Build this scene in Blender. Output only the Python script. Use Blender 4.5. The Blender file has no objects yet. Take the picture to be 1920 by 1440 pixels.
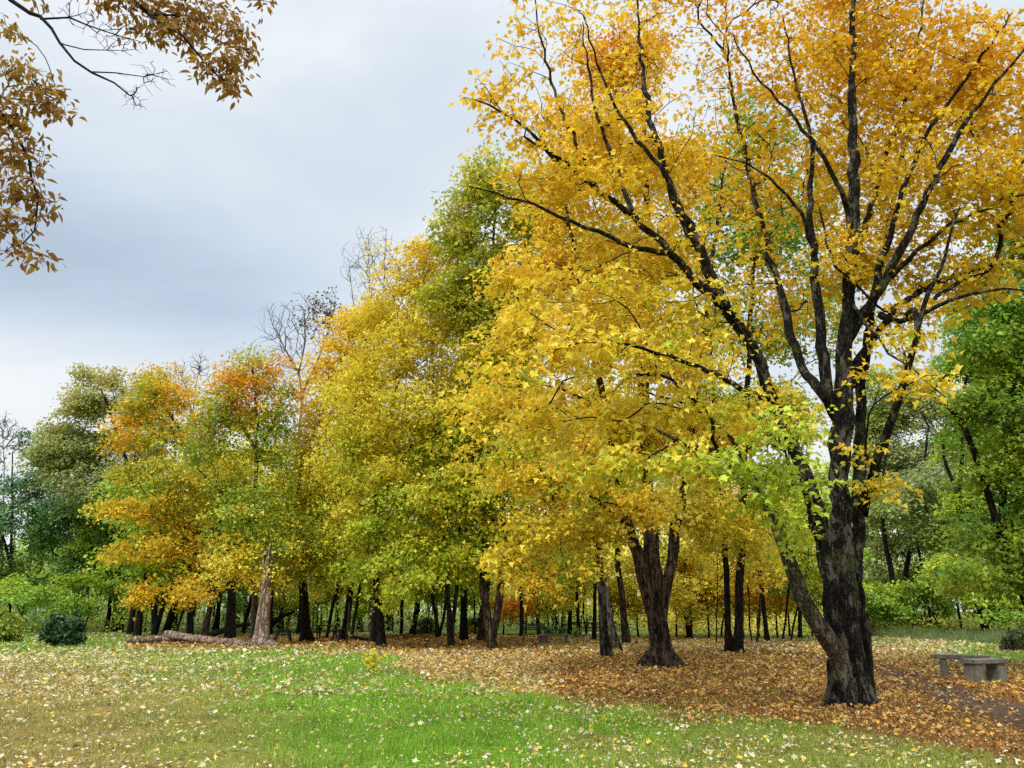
import bpy, math, random
import numpy as np
from mathutils import Vector

# ------------------------------------------------------------------ camera, world, sun, exposure
S = bpy.context.scene
C = S.collection
TILT = math.radians(16.42)
F = 1442.0                      # focal length in photo pixels (1920 wide)
CAMZ = 1.6
cam_d = bpy.data.cameras.new('camera')
cam = bpy.data.objects.new('camera', cam_d)
C.objects.link(cam)
cam.location = (0, 0, CAMZ)
cam.rotation_euler = (math.radians(90) + TILT, 0, 0)
cam_d.sensor_width = 36
cam_d.lens = F / 1920 * 36
cam_d.clip_end = 2000
S.camera = cam

SUN_EL, SUN_AZ = math.radians(48), math.radians(205)   # azimuth clockwise from +Y: behind the camera, a little to the left
w = bpy.data.worlds.new('World')
S.world = w
w.use_nodes = True
nt = w.node_tree
nt.nodes.clear()


def N(t, typ, **kw):
    n = t.nodes.new(typ)
    for k, v in kw.items():
        if k.startswith('i_'):
            n.inputs[k[2:].replace('_', ' ')].default_value = v
        else:
            setattr(n, k, v)
    return n


def build_world():
    L = nt.links.new
    out = N(nt, 'ShaderNodeOutputWorld')
    bg = N(nt, 'ShaderNodeBackground')
    bg2 = N(nt, 'ShaderNodeBackground')
    sky = N(nt, 'ShaderNodeTexSky')
    sky.sky_type = 'NISHITA'
    sky.sun_disc = False
    sky.sun_elevation = SUN_EL
    sky.sun_rotation = SUN_AZ
    bg.inputs['Strength'].default_value = 0.05
    L(sky.outputs[0], bg.inputs['Color'])
    # cloud layer: a deck of stratus seen from below, by direction
    tc = N(nt, 'ShaderNodeTexCoord')
    sep = N(nt, 'ShaderNodeSeparateXYZ')
    L(tc.outputs['Generated'], sep.inputs[0])
    zc = N(nt, 'ShaderNodeMath', operation='MAXIMUM')
    zc.inputs[1].default_value = 0.0
    L(sep.outputs['Z'], zc.inputs[0])
    za = N(nt, 'ShaderNodeMath', operation='ADD')
    za.inputs[1].default_value = 0.22
    L(zc.outputs[0], za.inputs[0])
    dx = N(nt, 'ShaderNodeMath', operation='DIVIDE')
    dy = N(nt, 'ShaderNodeMath', operation='DIVIDE')
    L(sep.outputs['X'], dx.inputs[0]); L(za.outputs[0], dx.inputs[1])
    L(sep.outputs['Y'], dy.inputs[0]); L(za.outputs[0], dy.inputs[1])
    cmb = N(nt, 'ShaderNodeCombineXYZ')
    L(dx.outputs[0], cmb.inputs[0]); L(dy.outputs[0], cmb.inputs[1])
    no = N(nt, 'ShaderNodeTexNoise')
    no.inputs['Scale'].default_value = 1.5
    no.inputs['Detail'].default_value = 5
    no.inputs['Roughness'].default_value = 0.56
    no.inputs['Distortion'].default_value = 0.3
    mp = N(nt, 'ShaderNodeMapping')
    mp.inputs['Location'].default_value = (3.1, 0.4, 0)
    mp.inputs['Scale'].default_value = (0.55, 1.0, 1)
    L(cmb.outputs[0], mp.inputs[0]); L(mp.outputs[0], no.inputs['Vector'])
    # the grey-blue bank of cloud low in the north-west
    bank = N(nt, 'ShaderNodeMapRange', interpolation_type='SMOOTHERSTEP')
    # distance of direction from the bank's centre (x -0.42, z 0.37), stretched sideways
    vs = N(nt, 'ShaderNodeVectorMath', operation='SUBTRACT')
    vs.inputs[1].default_value = (-0.52, 0.76, 0.37)
    L(tc.outputs['Generated'], vs.inputs[0])
    vm = N(nt, 'ShaderNodeVectorMath', operation='MULTIPLY')
    vm.inputs[1].default_value = (1.7, 0.7, 7.5)
    L(vs.outputs[0], vm.inputs[0])
    vl = N(nt, 'ShaderNodeVectorMath', operation='LENGTH')
    L(vm.outputs[0], vl.inputs[0])
    bank.inputs['From Min'].default_value = 0.0
    bank.inputs['From Max'].default_value = 1.0
    bank.inputs['To Min'].default_value = 0.36
    bank.inputs['To Max'].default_value = 0.0
    L(vl.outputs['Value'], bank.inputs[0])
    sub = N(nt, 'ShaderNodeMath', operation='SUBTRACT')
    L(no.outputs['Fac'], sub.inputs[0]); L(bank.outputs[0], sub.inputs[1])
    cr = N(nt, 'ShaderNodeValToRGB')
    e = cr.color_ramp.elements
    e[0].position = 0.0; e[0].color = (0.31, 0.375, 0.46, 1)
    e[1].position = 0.62; e[1].color = (0.62, 0.64, 0.655, 1)
    m = e.new(0.22); m.color = (0.38, 0.445, 0.535, 1)
    m = e.new(0.45); m.color = (0.475, 0.525, 0.575, 1)
    L(sub.outputs[0], cr.inputs[0])
    # overcast luminance: unseen zenith boosted beyond CIE to light the trees; low white rim
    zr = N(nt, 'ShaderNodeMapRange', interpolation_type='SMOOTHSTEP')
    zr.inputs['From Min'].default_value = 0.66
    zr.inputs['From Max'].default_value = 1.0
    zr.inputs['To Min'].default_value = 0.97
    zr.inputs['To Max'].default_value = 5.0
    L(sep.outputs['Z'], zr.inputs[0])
    rim = N(nt, 'ShaderNodeMapRange', interpolation_type='SMOOTHSTEP')
    rim.inputs['From Min'].default_value = 0.34
    rim.inputs['From Max'].default_value = 0.16
    L(sep.outputs['Z'], rim.inputs[0])
    rm = N(nt, 'ShaderNodeMix', data_type='RGBA')
    rm.inputs[7].default_value = (0.57, 0.59, 0.61, 1)
    L(rim.outputs[0], rm.inputs[0]); L(cr.outputs[0], rm.inputs[6])
    L(rm.outputs[2], bg2.inputs['Color'])
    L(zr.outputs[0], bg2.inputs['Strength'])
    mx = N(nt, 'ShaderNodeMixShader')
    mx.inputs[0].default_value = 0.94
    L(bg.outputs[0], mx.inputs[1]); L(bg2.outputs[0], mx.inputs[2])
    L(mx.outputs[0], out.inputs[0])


build_world()
sd = bpy.data.lights.new('sun', 'SUN')
sd.energy = 1.5
sd.angle = math.radians(10)
sd.color = (1.0, 0.95, 0.86)
sun = bpy.data.objects.new('sun', sd)
C.objects.link(sun)
# direction towards the sun
sdir = Vector((math.sin(SUN_AZ) * math.cos(SUN_EL), math.cos(SUN_AZ) * math.cos(SUN_EL), math.sin(SUN_EL)))
sun.rotation_euler = sdir.to_track_quat('Z', 'Y').to_euler()
S.view_settings.view_transform = 'Standard'
S.view_settings.look = 'None'
S.view_settings.exposure = 0.74
S.view_settings.gamma = 1.0
S.cycles.max_bounces = 7
S.cycles.diffuse_bounces = 4
S.cycles.transmission_bounces = 4
S.cycles.glossy_bounces = 2
S.cycles.transparent_max_bounces = 4
S.cycles.use_denoising = False

# ------------------------------------------------------------------ helpers: pixel <-> place
ct, st = math.cos(TILT), math.sin(TILT)


def P(px, py, Y):
    """the place at forward distance Y that the photograph shows at (px, py)"""
    u = (px - 960) / F
    v = (720 - py) / F
    dy = ct - v * st
    dz = st + v * ct
    s = Y / dy
    return np.array([u * s, Y, CAMZ + dz * s])


def mpp(px, py, Y):
    v = (720 - py) / F
    return Y / (ct - v * st) / F


def D(py):
    return CAMZ / math.tan(math.atan((py - 720) / F) - TILT)


def to_px(x, y, z=0.0):
    d = y * ct + (z - CAMZ) * st
    up = -y * st + (z - CAMZ) * ct
    d = np.maximum(d, 0.05)
    return 960 + F * x / d, 720 - F * up / d


def gz(x, y):
    return 0.035 * np.sin(x * 0.33 + 1.3) * np.cos(y * 0.27) + 0.02 * np.sin(x * 0.9 + y * 0.7) * np.sin(y * 0.61 + 2)


def wob(p, seed, sc=1.0):
    """smooth pseudo noise in -1..1 for an (n,3) or (n,2) array"""
    r = np.random.RandomState(seed)
    o = np.zeros(len(p))
    for k in range(5):
        v = r.normal(size=p.shape[1]) * sc * (0.7 + 0.55 * k)
        o += np.sin(p @ v + r.uniform(0, 6.28)) / (1 + 0.35 * k)
    return o / 2.2


def sst(a, b, x):
    t = np.clip((x - a) / (b - a), 0, 1)
    return t * t * (3 - 2 * t)


# ------------------------------------------------------------------ materials
def mat(name):
    m = bpy.data.materials.new(name)
    m.use_nodes = True
    t = m.node_tree
    b = t.nodes['Principled BSDF']
    return m, t, b


def leaf_material(name, trans=0.40, rough=0.5, spec=0.35):
    m, t, b = mat(name)
    L = t.links.new
    at = N(t, 'ShaderNodeAttribute', attribute_name='tint')
    b.inputs['Roughness'].default_value = rough
    b.inputs['Specular IOR Level'].default_value = spec
    tl = N(t, 'ShaderNodeBsdfTranslucent')
    mx = N(t, 'ShaderNodeMixShader')
    mx.inputs[0].default_value = trans
    L(at.outputs['Color'], b.inputs['Base Color'])
    L(at.outputs['Color'], tl.inputs['Color'])
    L(b.outputs[0], mx.inputs[1]); L(tl.outputs[0], mx.inputs[2])
    L(mx.outputs[0], t.nodes['Material Output'].inputs[0])
    return m


def bark_material(name, c0, c1, c2=None, moss=0.0, scale=6.0, bump=0.6):
    m, t, b = mat(name)
    L = t.links.new
    tc = N(t, 'ShaderNodeTexCoord')
    mp = N(t, 'ShaderNodeMapping')
    mp.inputs['Scale'].default_value = (1, 1, 0.13)
    L(tc.outputs['Object'], mp.inputs[0])
    n1 = N(t, 'ShaderNodeTexNoise', i_Scale=scale * 2.2, i_Detail=8.0, i_Roughness=0.68)
    L(mp.outputs[0], n1.inputs['Vector'])
    vo = N(t, 'ShaderNodeTexVoronoi', i_Scale=scale * 2.6)
    vo.feature = 'DISTANCE_TO_EDGE'
    nd = N(t, 'ShaderNodeTexNoise', i_Scale=scale * 1.1, i_Detail=3.0, i_Roughness=0.6)
    L(tc.outputs['Object'], nd.inputs['Vector'])
    va = N(t, 'ShaderNodeMix', data_type='VECTOR')
    va.inputs[0].default_value = 0.16
    L(mp.outputs[0], va.inputs[4]); L(nd.outputs['Color'], va.inputs[5])
    L(va.outputs[1], vo.inputs['Vector'])
    mulv = N(t, 'ShaderNodeMath', operation='MULTIPLY')
    mulv.inputs[1].default_value = 3.6
    L(vo.outputs['Distance'], mulv.inputs[0])
    mn = N(t, 'ShaderNodeMath', operation='MINIMUM')
    mn.inputs[1].default_value = 1.0
    L(mulv.outputs[0], mn.inputs[0])
    mm = N(t, 'ShaderNodeMath', operation='MULTIPLY')
    L(mn.outputs[0], mm.inputs[0]); L(n1.outputs['Fac'], mm.inputs[1])
    cr = N(t, 'ShaderNodeValToRGB')
    e = cr.color_ramp.elements
    e[0].position = 0.15; e[0].color = (*c0, 1)
    e[1].position = 0.6; e[1].color = (*c1, 1)
    L(mm.outputs[0], cr.inputs[0])
    col = cr.outputs[0]
    n2 = N(t, 'ShaderNodeTexNoise', i_Scale=5.5, i_Detail=8.0, i_Roughness=0.7)
    mp2 = N(t, 'ShaderNodeMapping')
    mp2.inputs['Scale'].default_value = (1, 1, 0.45)
    L(tc.outputs['Object'], mp2.inputs[0]); L(mp2.outputs[0], n2.inputs['Vector'])
    if c2:
        r2 = N(t, 'ShaderNodeMapRange')
        r2.inputs['From Min'].default_value = 0.52
        r2.inputs['From Max'].default_value = 0.57
        L(n2.outputs['Fac'], r2.inputs[0])
        mx = N(t, 'ShaderNodeMix', data_type='RGBA')
        mx.inputs[7].default_value = (*c2, 1)
        ml = N(t, 'ShaderNodeMath', operation='MULTIPLY')
        L(r2.outputs[0], ml.inputs[0]); L(n1.outputs['Fac'], ml.inputs[1])
        L(ml.outputs[0], mx.inputs[0]); L(col, mx.inputs[6])
        col = mx.outputs[2]
    if moss:
        n3 = N(t, 'ShaderNodeTexNoise', i_Scale=2.6, i_Detail=7.0, i_Roughness=0.7)
        mp3 = N(t, 'ShaderNodeMapping')
        mp3.inputs['Location'].default_value = (9, 4, 2)
        L(tc.outputs['Object'], mp3.inputs[0]); L(mp3.outputs[0], n3.inputs['Vector'])
        r3 = N(t, 'ShaderNodeMapRange')
        r3.inputs['From Min'].default_value = 0.56
        r3.inputs['From Max'].default_value = 0.66
        r3.inputs['To Max'].default_value = moss
        L(n3.outputs['Fac'], r3.inputs[0])
        mx = N(t, 'ShaderNodeMix', data_type='RGBA')
        mx.inputs[7].default_value = (0.045, 0.06, 0.012, 1)
        L(r3.outputs[0], mx.inputs[0]); L(col, mx.inputs[6])
        col = mx.outputs[2]
    L(col, b.inputs['Base Color'])
    b.inputs['Roughness'].default_value = 0.9
    b.inputs['Specular IOR Level'].default_value = 0.15
    bp = N(t, 'ShaderNodeBump', i_Strength=bump, i_Distance=0.04)
    L(mm.outputs[0], bp.inputs['Height'])
    L(bp.outputs[0], b.inputs['Normal'])
    return m


M = {}
M['leaf'] = leaf_material('leaf_tissue')
M['leaf_dark'] = leaf_material('thick_leaf_tissue', trans=0.22)
M['litter'] = leaf_material('fallen_leaf', trans=0.15, rough=0.6, spec=0.25)
M['grass'] = leaf_material('grass_blade', trans=0.35, rough=0.55)
M['bark_hero'] = bark_material('old_maple_bark', (0.003, 0.003, 0.003), (0.045, 0.035, 0.026), (0.20, 0.18, 0.14), moss=0.8, scale=8, bump=1.0)
M['bark_pale_limb'] = bark_material('lichened_bark', (0.035, 0.03, 0.022), (0.20, 0.165, 0.115), (0.30, 0.27, 0.2), moss=0.7, scale=7, bump=0.9)
M['bark_brown'] = bark_material('brown_bark', (0.008, 0.005, 0.003), (0.10, 0.066, 0.045), (0.10, 0.075, 0.055), moss=0.3, scale=4)
M['bark_dark'] = bark_material('dark_bark', (0.005, 0.004, 0.004), (0.035, 0.029, 0.023), moss=0.3, scale=5)
M['bark_grey'] = bark_material('grey_bark', (0.03, 0.026, 0.02), (0.14, 0.12, 0.09), (0.2, 0.18, 0.15), moss=0.3, scale=5)
M['bark_twig'] = bark_material('twig_bark', (0.06, 0.045, 0.04), (0.20, 0.16, 0.14), scale=4, bump=0.1)
M['bark_black'] = bark_material('black_twig_bark', (0.006, 0.005, 0.006), (0.03, 0.024, 0.024), scale=6, bump=0.3)
M['dead_wood'] = bark_material('weathered_dead_wood', (0.10, 0.065, 0.045), (0.42, 0.32, 0.24), (0.5, 0.42, 0.35), scale=3.5, bump=0.9)
M['pale_wood'] = bark_material('pale_dead_wood', (0.2, 0.18, 0.14), (0.5, 0.47, 0.4), scale=4, bump=0.6)


def stone_material():
    m, t, b = mat('weathered_stone')
    L = t.links.new
    tc = N(t, 'ShaderNodeTexCoord')
    n1 = N(t, 'ShaderNodeTexNoise', i_Scale=5.0, i_Detail=8.0, i_Roughness=0.7)
    n2 = N(t, 'ShaderNodeTexNoise', i_Scale=60.0, i_Detail=3.0, i_Roughness=0.6)
    L(tc.outputs['Object'], n1.inputs['Vector']); L(tc.outputs['Object'], n2.inputs['Vector'])
    cr = N(t, 'ShaderNodeValToRGB')
    e = cr.color_ramp.elements
    e[0].position = 0.3; e[0].color = (0.10, 0.095, 0.07, 1)
    e[1].position = 0.7; e[1].color = (0.34, 0.32, 0.26, 1)
    L(n1.outputs['Fac'], cr.inputs[0])
    mx = N(t, 'ShaderNodeMix', data_type='RGBA', blend_type='MULTIPLY')
    mx.inputs[0].default_value = 0.6
    L(cr.outputs[0], mx.inputs[6]); L(n2.outputs['Fac'], mx.inputs[7])
    L(mx.outputs[2], b.inputs['Base Color'])
    b.inputs['Roughness'].default_value = 0.9
    bp = N(t, 'ShaderNodeBump', i_Strength=0.5, i_Distance=0.01)
    L(n2.outputs['Fac'], bp.inputs['Height']); L(bp.outputs[0], b.inputs['Normal'])
    return m


def plain_material(name, c, c2, rough=0.8, metallic=0.0, scale=20):
    m, t, b = mat(name)
    L = t.links.new
    tc = N(t, 'ShaderNodeTexCoord')
    n1 = N(t, 'ShaderNodeTexNoise', i_Scale=float(scale), i_Detail=5.0, i_Roughness=0.6)
    L(tc.outputs['Object'], n1.inputs['Vector'])
    mx = N(t, 'ShaderNodeMix', data_type='RGBA')
    mx.inputs[6].default_value = (*c, 1); mx.inputs[7].default_value = (*c2, 1)
    L(n1.outputs['Fac'], mx.inputs[0]); L(mx.outputs[2], b.inputs['Base Color'])
    b.inputs['Roughness'].default_value = rough
    b.inputs['Metallic'].default_value = metallic
    return m


M['stone'] = stone_material()
M['dark_wood'] = plain_material('dark_stained_wood', (0.012, 0.01, 0.008), (0.05, 0.04, 0.03))
M['iron'] = plain_material('black_iron', (0.01, 0.01, 0.01), (0.03, 0.03, 0.03), rough=0.5)


def ground_material():
    m, t, b = mat('ground_cover')
    L = t.links.new
    at = N(t, 'ShaderNodeAttribute', attribute_name='tint')
    tc = N(t, 'ShaderNodeTexCoord')
    n1 = N(t, 'ShaderNodeTexNoise', i_Scale=14.0, i_Detail=8.0, i_Roughness=0.75)
    n2 = N(t, 'ShaderNodeTexNoise', i_Scale=1.3, i_Detail=4.0, i_Roughness=0.6)
    L(tc.outputs['Object'], n1.inputs['Vector']); L(tc.outputs['Object'], n2.inputs['Vector'])
    cr = N(t, 'ShaderNodeValToRGB')
    e = cr.color_ramp.elements
    e[0].position = 0.34; e[0].color = (0.32, 0.32, 0.32, 1)
    e[1].position = 0.66; e[1].color = (1.35, 1.35, 1.35, 1)
    L(n1.outputs['Fac'], cr.inputs[0])
    mx = N(t, 'ShaderNodeMix', data_type='RGBA', blend_type='MULTIPLY')
    mx.inputs[0].default_value = 1.0
    L(at.outputs['Color'], mx.inputs[6]); L(cr.outputs[0], mx.inputs[7])
    c2 = N(t, 'ShaderNodeValToRGB')
    e = c2.color_ramp.elements
    e[0].position = 0.3; e[0].color = (0.75, 0.78, 0.7, 1)
    e[1].position = 0.7; e[1].color = (1.15, 1.1, 1.1, 1)
    L(n2.outputs['Fac'], c2.inputs[0])
    mx2 = N(t, 'ShaderNodeMix', data_type='RGBA', blend_type='MULTIPLY')
    mx2.inputs[0].default_value = 1.0
    L(mx.outputs[2], mx2.inputs[6]); L(c2.outputs[0], mx2.inputs[7])
    L(mx2.outputs[2], b.inputs['Base Color'])
    b.inputs['Roughness'].default_value = 1.0
    b.inputs['Specular IOR Level'].default_value = 0.1
    bp = N(t, 'ShaderNodeBump', i_Strength=0.8, i_Distance=0.05)
    L(n1.outputs['Fac'], bp.inputs['Height']); L(bp.outputs[0], b.inputs['Normal'])
    return m


def path_material(name, c0, c1):
    m, t, b = mat(name)
    L = t.links.new
    tc = N(t, 'ShaderNodeTexCoord')
    n1 = N(t, 'ShaderNodeTexNoise', i_Scale=40.0, i_Detail=6.0, i_Roughness=0.8)
    n2 = N(t, 'ShaderNodeTexNoise', i_Scale=1.2, i_Detail=5.0, i_Roughness=0.6)
    L(tc.outputs['Object'], n1.inputs['Vector']); L(tc.outputs['Object'], n2.inputs['Vector'])
    ad = N(t, 'ShaderNodeMath', operation='MULTIPLY')
    L(n1.outputs['Fac'], ad.inputs[0]); L(n2.outputs['Fac'], ad.inputs[1])
    cr = N(t, 'ShaderNodeValToRGB')
    e = cr.color_ramp.elements
    e[0].position = 0.15; e[0].color = (*c0, 1)
    e[1].position = 0.38; e[1].color = (*c1, 1)
    L(ad.outputs[0], cr.inputs[0]); L(cr.outputs[0], b.inputs['Base Color'])
    b.inputs['Roughness'].default_value = 0.95
    bp = N(t, 'ShaderNodeBump', i_Strength=0.7, i_Distance=0.02)
    L(n1.outputs['Fac'], bp.inputs['Height']); L(bp.outputs[0], b.inputs['Normal'])
    return m


M['ground'] = ground_material()
M['path'] = path_material('worn_dark_path', (0.022, 0.011, 0.005), (0.10, 0.047, 0.02))
M['gravel'] = path_material('pale_gravel', (0.22, 0.18, 0.15), (0.5, 0.42, 0.37))


# ------------------------------------------------------------------ mesh building
def mesh_obj(name, verts, faces, material, parent=None, tint=None, smooth=False, origin=(0, 0, 0)):
    """faces: (n,k) int array or list of such arrays; tint: (nverts,3) linear colours"""
    verts = np.asarray(verts, dtype=np.float64) - np.asarray(origin, dtype=np.float64)
    if not isinstance(faces, list):
        faces = [faces]
    faces = [np.asarray(f, dtype=np.int32) for f in faces if len(f)]
    me = bpy.data.meshes.new(name)
    me.vertices.add(len(verts))
    me.vertices.foreach_set('co', verts.astype(np.float32).ravel())
    idx = np.concatenate([f.ravel() for f in faces])
    tot = np.concatenate([np.full(len(f), f.shape[1], dtype=np.int32) for f in faces])
    me.loops.add(len(idx))
    me.loops.foreach_set('vertex_index', idx)
    me.polygons.add(len(tot))
    starts = np.concatenate([[0], np.cumsum(tot)[:-1]]).astype(np.int32)
    me.polygons.foreach_set('loop_start', starts)
    me.polygons.foreach_set('loop_total', tot)
    if smooth:
        me.polygons.foreach_set('use_smooth', np.ones(len(tot), dtype=bool))
    if tint is not None:
        a = me.color_attributes.new('tint', 'FLOAT_COLOR', 'POINT')
        c = np.ones((len(verts), 4), dtype=np.float32)
        c[:, :3] = tint
        a.data.foreach_set('color', c.ravel())
    me.update(calc_edges=True)
    me.materials.append(material)
    o = bpy.data.objects.new(name, me)
    C.objects.link(o)
    if parent is not None:
        o.parent = parent
    else:
        o.location = origin
    return o


def tag(o, label=None, cat=None, group=None, kind=None):
    if label: o['label'] = label
    if cat: o['category'] = cat
    if group: o['group'] = group
    if kind: o['kind'] = kind
    return o


def empty(name, loc):
    e = bpy.data.objects.new(name, None)
    e.location = loc
    C.objects.link(e)
    return e


def tube(pts, rad, k=8, flute=None, seed=0, rough=0.0, cap=True):
    """a swept tube; flute=(lobes, amount, height) flares the foot into roots"""
    pts = np.asarray(pts, float); rad = np.asarray(rad, float)
    n = len(pts)
    tg = np.gradient(pts, axis=0)
    tg /= np.linalg.norm(tg, axis=1)[:, None] + 1e-9
    ref = np.array([1.0, 0, 0]) if abs(tg[0, 0]) < 0.8 else np.array([0, 1.0, 0])
    U = np.zeros((n, 3)); V = np.zeros((n, 3))
    for i in range(n):
        u = ref - tg[i] * (ref @ tg[i])
        u /= np.linalg.norm(u) + 1e-9
        U[i] = u; V[i] = np.cross(tg[i], u); ref = u
    th = np.linspace(0, 2 * np.pi, k, endpoint=False)
    R = np.repeat(rad[:, None], k, 1)
    if rough or flute:
        rs = np.random.RandomState(seed)
        h = pts[:, 2] - pts[0, 2]
        if rough:
            for q in range(5):
                a = rs.randint(2, 7)
                R *= 1 + rough * 0.5 * np.sin(a * th[None] + rs.uniform(0, 6.28) + h[:, None] * rs.uniform(-1.6, 1.6)) * (0.6 + 0.4 * np.sin(h[:, None] * rs.uniform(1, 5) + rs.uniform(0, 6)))
            if k >= 60:
                for q in range(7):
                    a = rs.randint(9, 22)
                    R *= 1 + rough * 0.11 * np.sin(a * th[None] + rs.uniform(0, 6.28) + h[:, None] * rs.uniform(-2.5, 2.5)) * (0.5 + 0.5 * np.sin(h[:, None] * rs.uniform(2, 7) + rs.uniform(0, 6)))
        if flute:
            lobes, amt, hh = flute
            f = np.exp(-np.maximum(h, 0) / hh)[:, None]
            ph = rs.uniform(0, 6.28)
            lob = np.zeros((1, k))
            for q in range(lobes):
                c = ph + 2 * np.pi * q / lobes + rs.uniform(-0.25, 0.25)
                d = (th - c + np.pi) % (2 * np.pi) - np.pi
                lob += rs.uniform(0.6, 1.2) * np.exp(-(d / 0.26) ** 2)[None]
            R *= 1 + amt * f * (0.35 + lob)
    vs = pts[:, None] + R[:, :, None] * (np.cos(th)[None, :, None] * U[:, None] + np.sin(th)[None, :, None] * V[:, None])
    vs = vs.reshape(-1, 3)
    i = np.arange(n - 1)[:, None] * k
    j = np.arange(k)[None]
    j2 = (j + 1) % k
    q = np.stack([i + j, i + j2, i + k + j2, i + k + j], -1).reshape(-1, 4)
    if cap:
        vs = np.vstack([vs, pts[-1] + tg[-1] * rad[-1] * 0.5])
        t = len(vs) - 1
        jj = np.arange(k)
        b = (n - 1) * k
        tr = np.stack([b + jj, b + (jj + 1) % k, np.full(k, t), np.full(k, t)], -1)
        return vs, q, tr[:, :3]
    return vs, q, np.zeros((0, 3), int)


class Acc:
    def __init__(self): self.v = []; self.q = []; self.t = []; self.n = 0
    def add(self, v, q, t=None):
        self.v.append(v); self.q.append(np.asarray(q) + self.n)
        if t is not None and len(t): self.t.append(np.asarray(t) + self.n)
        self.n += len(v)
    def build(self, name, m, parent=None, origin=(0, 0, 0), smooth=True):
        fs = [np.concatenate(self.q)] + ([np.concatenate(self.t)] if self.t else [])
        return mesh_obj(name, np.vstack(self.v), fs, m, parent, smooth=smooth, origin=origin)


def resample(pts, seg, jitter, rs):
    pts = np.asarray(pts, float)
    # Catmull-Rom through the points
    out = []
    n = len(pts)
    for i in range(n - 1):
        p0 = pts[max(i - 1, 0)]; p1 = pts[i]; p2 = pts[i + 1]; p3 = pts[min(i + 2, n - 1)]
        m = max(1, int(np.linalg.norm(p2 - p1) / seg))
        for k in range(m):
            t = k / m
            out.append(0.5 * (2 * p1 + (p2 - p0) * t + (2 * p0 - 5 * p1 + 4 * p2 - p3) * t * t + (3 * p1 - p0 - 3 * p2 + p3) * t ** 3))
    out.append(pts[-1])
    out = np.array(out)
    j = rs.normal(size=out.shape) * jitter
    j[0] = 0
    return out + j


LEAF = {
    # two halves folded on the midrib; (verts, faces)
    'maple': (np.array([(0, 0, 0), (0, 1, -.12), (.30, .02, .05), (.22, .24, .04), (.56, .46, .06), (.24, .56, .03),
                        (-.30, .02, .05), (-.22, .24, .04), (-.56, .46, .06), (-.24, .56, .03)]),
              np.array([(0, 2, 3, 4, 5, 1), (0, 1, 9, 8, 7, 6)])),
    'lobed': (np.array([(0, 0, 0), (.5, .3, .08), (.2, .55, .03), (0, 1, -.1), (-.2, .55, .03), (-.5, .3, .08)]),
              np.array([(0, 1, 2, 3), (0, 3, 4, 5)])),
    'quad': (np.array([(0, 0, 0), (.42, .5, .05), (0, 1, -.06), (-.42, .5, .05)]), np.array([(0, 1, 2, 3)])),
    'ash': (np.array([(0, 0, 0), (.2, .35, .05), (.16, .7, .02), (0, 1.05, -.08), (-.16, .7, .02), (-.2, .35, .05)]),
            np.array([(0, 1, 2, 3), (0, 3, 4, 5)])),
}


def leaves_mesh(name, pos, nrm, axis, size, col, kind, material, parent=None, origin=(0, 0, 0)):
    T, Fc = LEAF[kind]
    n = len(pos)
    nrm = nrm / (np.linalg.norm(nrm, axis=1)[:, None] + 1e-9)
    axis = axis - nrm * np.sum(axis * nrm, 1)[:, None]
    axis /= np.linalg.norm(axis, axis=1)[:, None] + 1e-9
    side = np.cross(axis, nrm)
    X = T[None, :, 0] * size[:, None]; Yv = T[None, :, 1] * size[:, None]; curl = np.random.RandomState(n % 9973).uniform(-.6, 4.2, n); Z = T[None, :, 2] * size[:, None] * curl[:, None]
    v = pos[:, None] + X[..., None] * side[:, None] + Yv[..., None] * axis[:, None] + Z[..., None] * nrm[:, None]
    k = len(T)
    f = (Fc[None] + (np.arange(n) * k)[:, None, None]).reshape(-1, Fc.shape[1])
    return mesh_obj(name, v.reshape(-1, 3), f, material, parent, tint=np.repeat(col, k, 0), origin=origin)


# colours of leaves, linear
GOLD = (0.86, 0.58, 0.035); ORANGE = (0.84, 0.42, 0.022); RUST = (0.70, 0.26, 0.02); YEL = (0.86, 0.68, 0.06)
OLIVE = (0.52, 0.47, 0.04); LIME = (0.50, 0.62, 0.05); GREEN = (0.25, 0.38, 0.04); DGREEN = (0.15, 0.29, 0.07)
BGREEN = (0.36, 0.50, 0.05); SAGE = (0.36, 0.42, 0.16); DSAGE = (0.24, 0.33, 0.14); BRONZE = (0.36, 0.19, 0.03); TEAL = (0.17, 0.31, 0.16)
MUST = (0.80, 0.68, 0.055)


def palette(cols):
    cols = np.array(cols, float)
    def f(t):
        t = np.clip(t, 0, 0.9999) * (len(cols) - 1)
        i = t.astype(int); fr = (t - i)[:, None]
        return cols[i] * (1 - fr) + cols[i + 1] * fr
    return f


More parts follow.
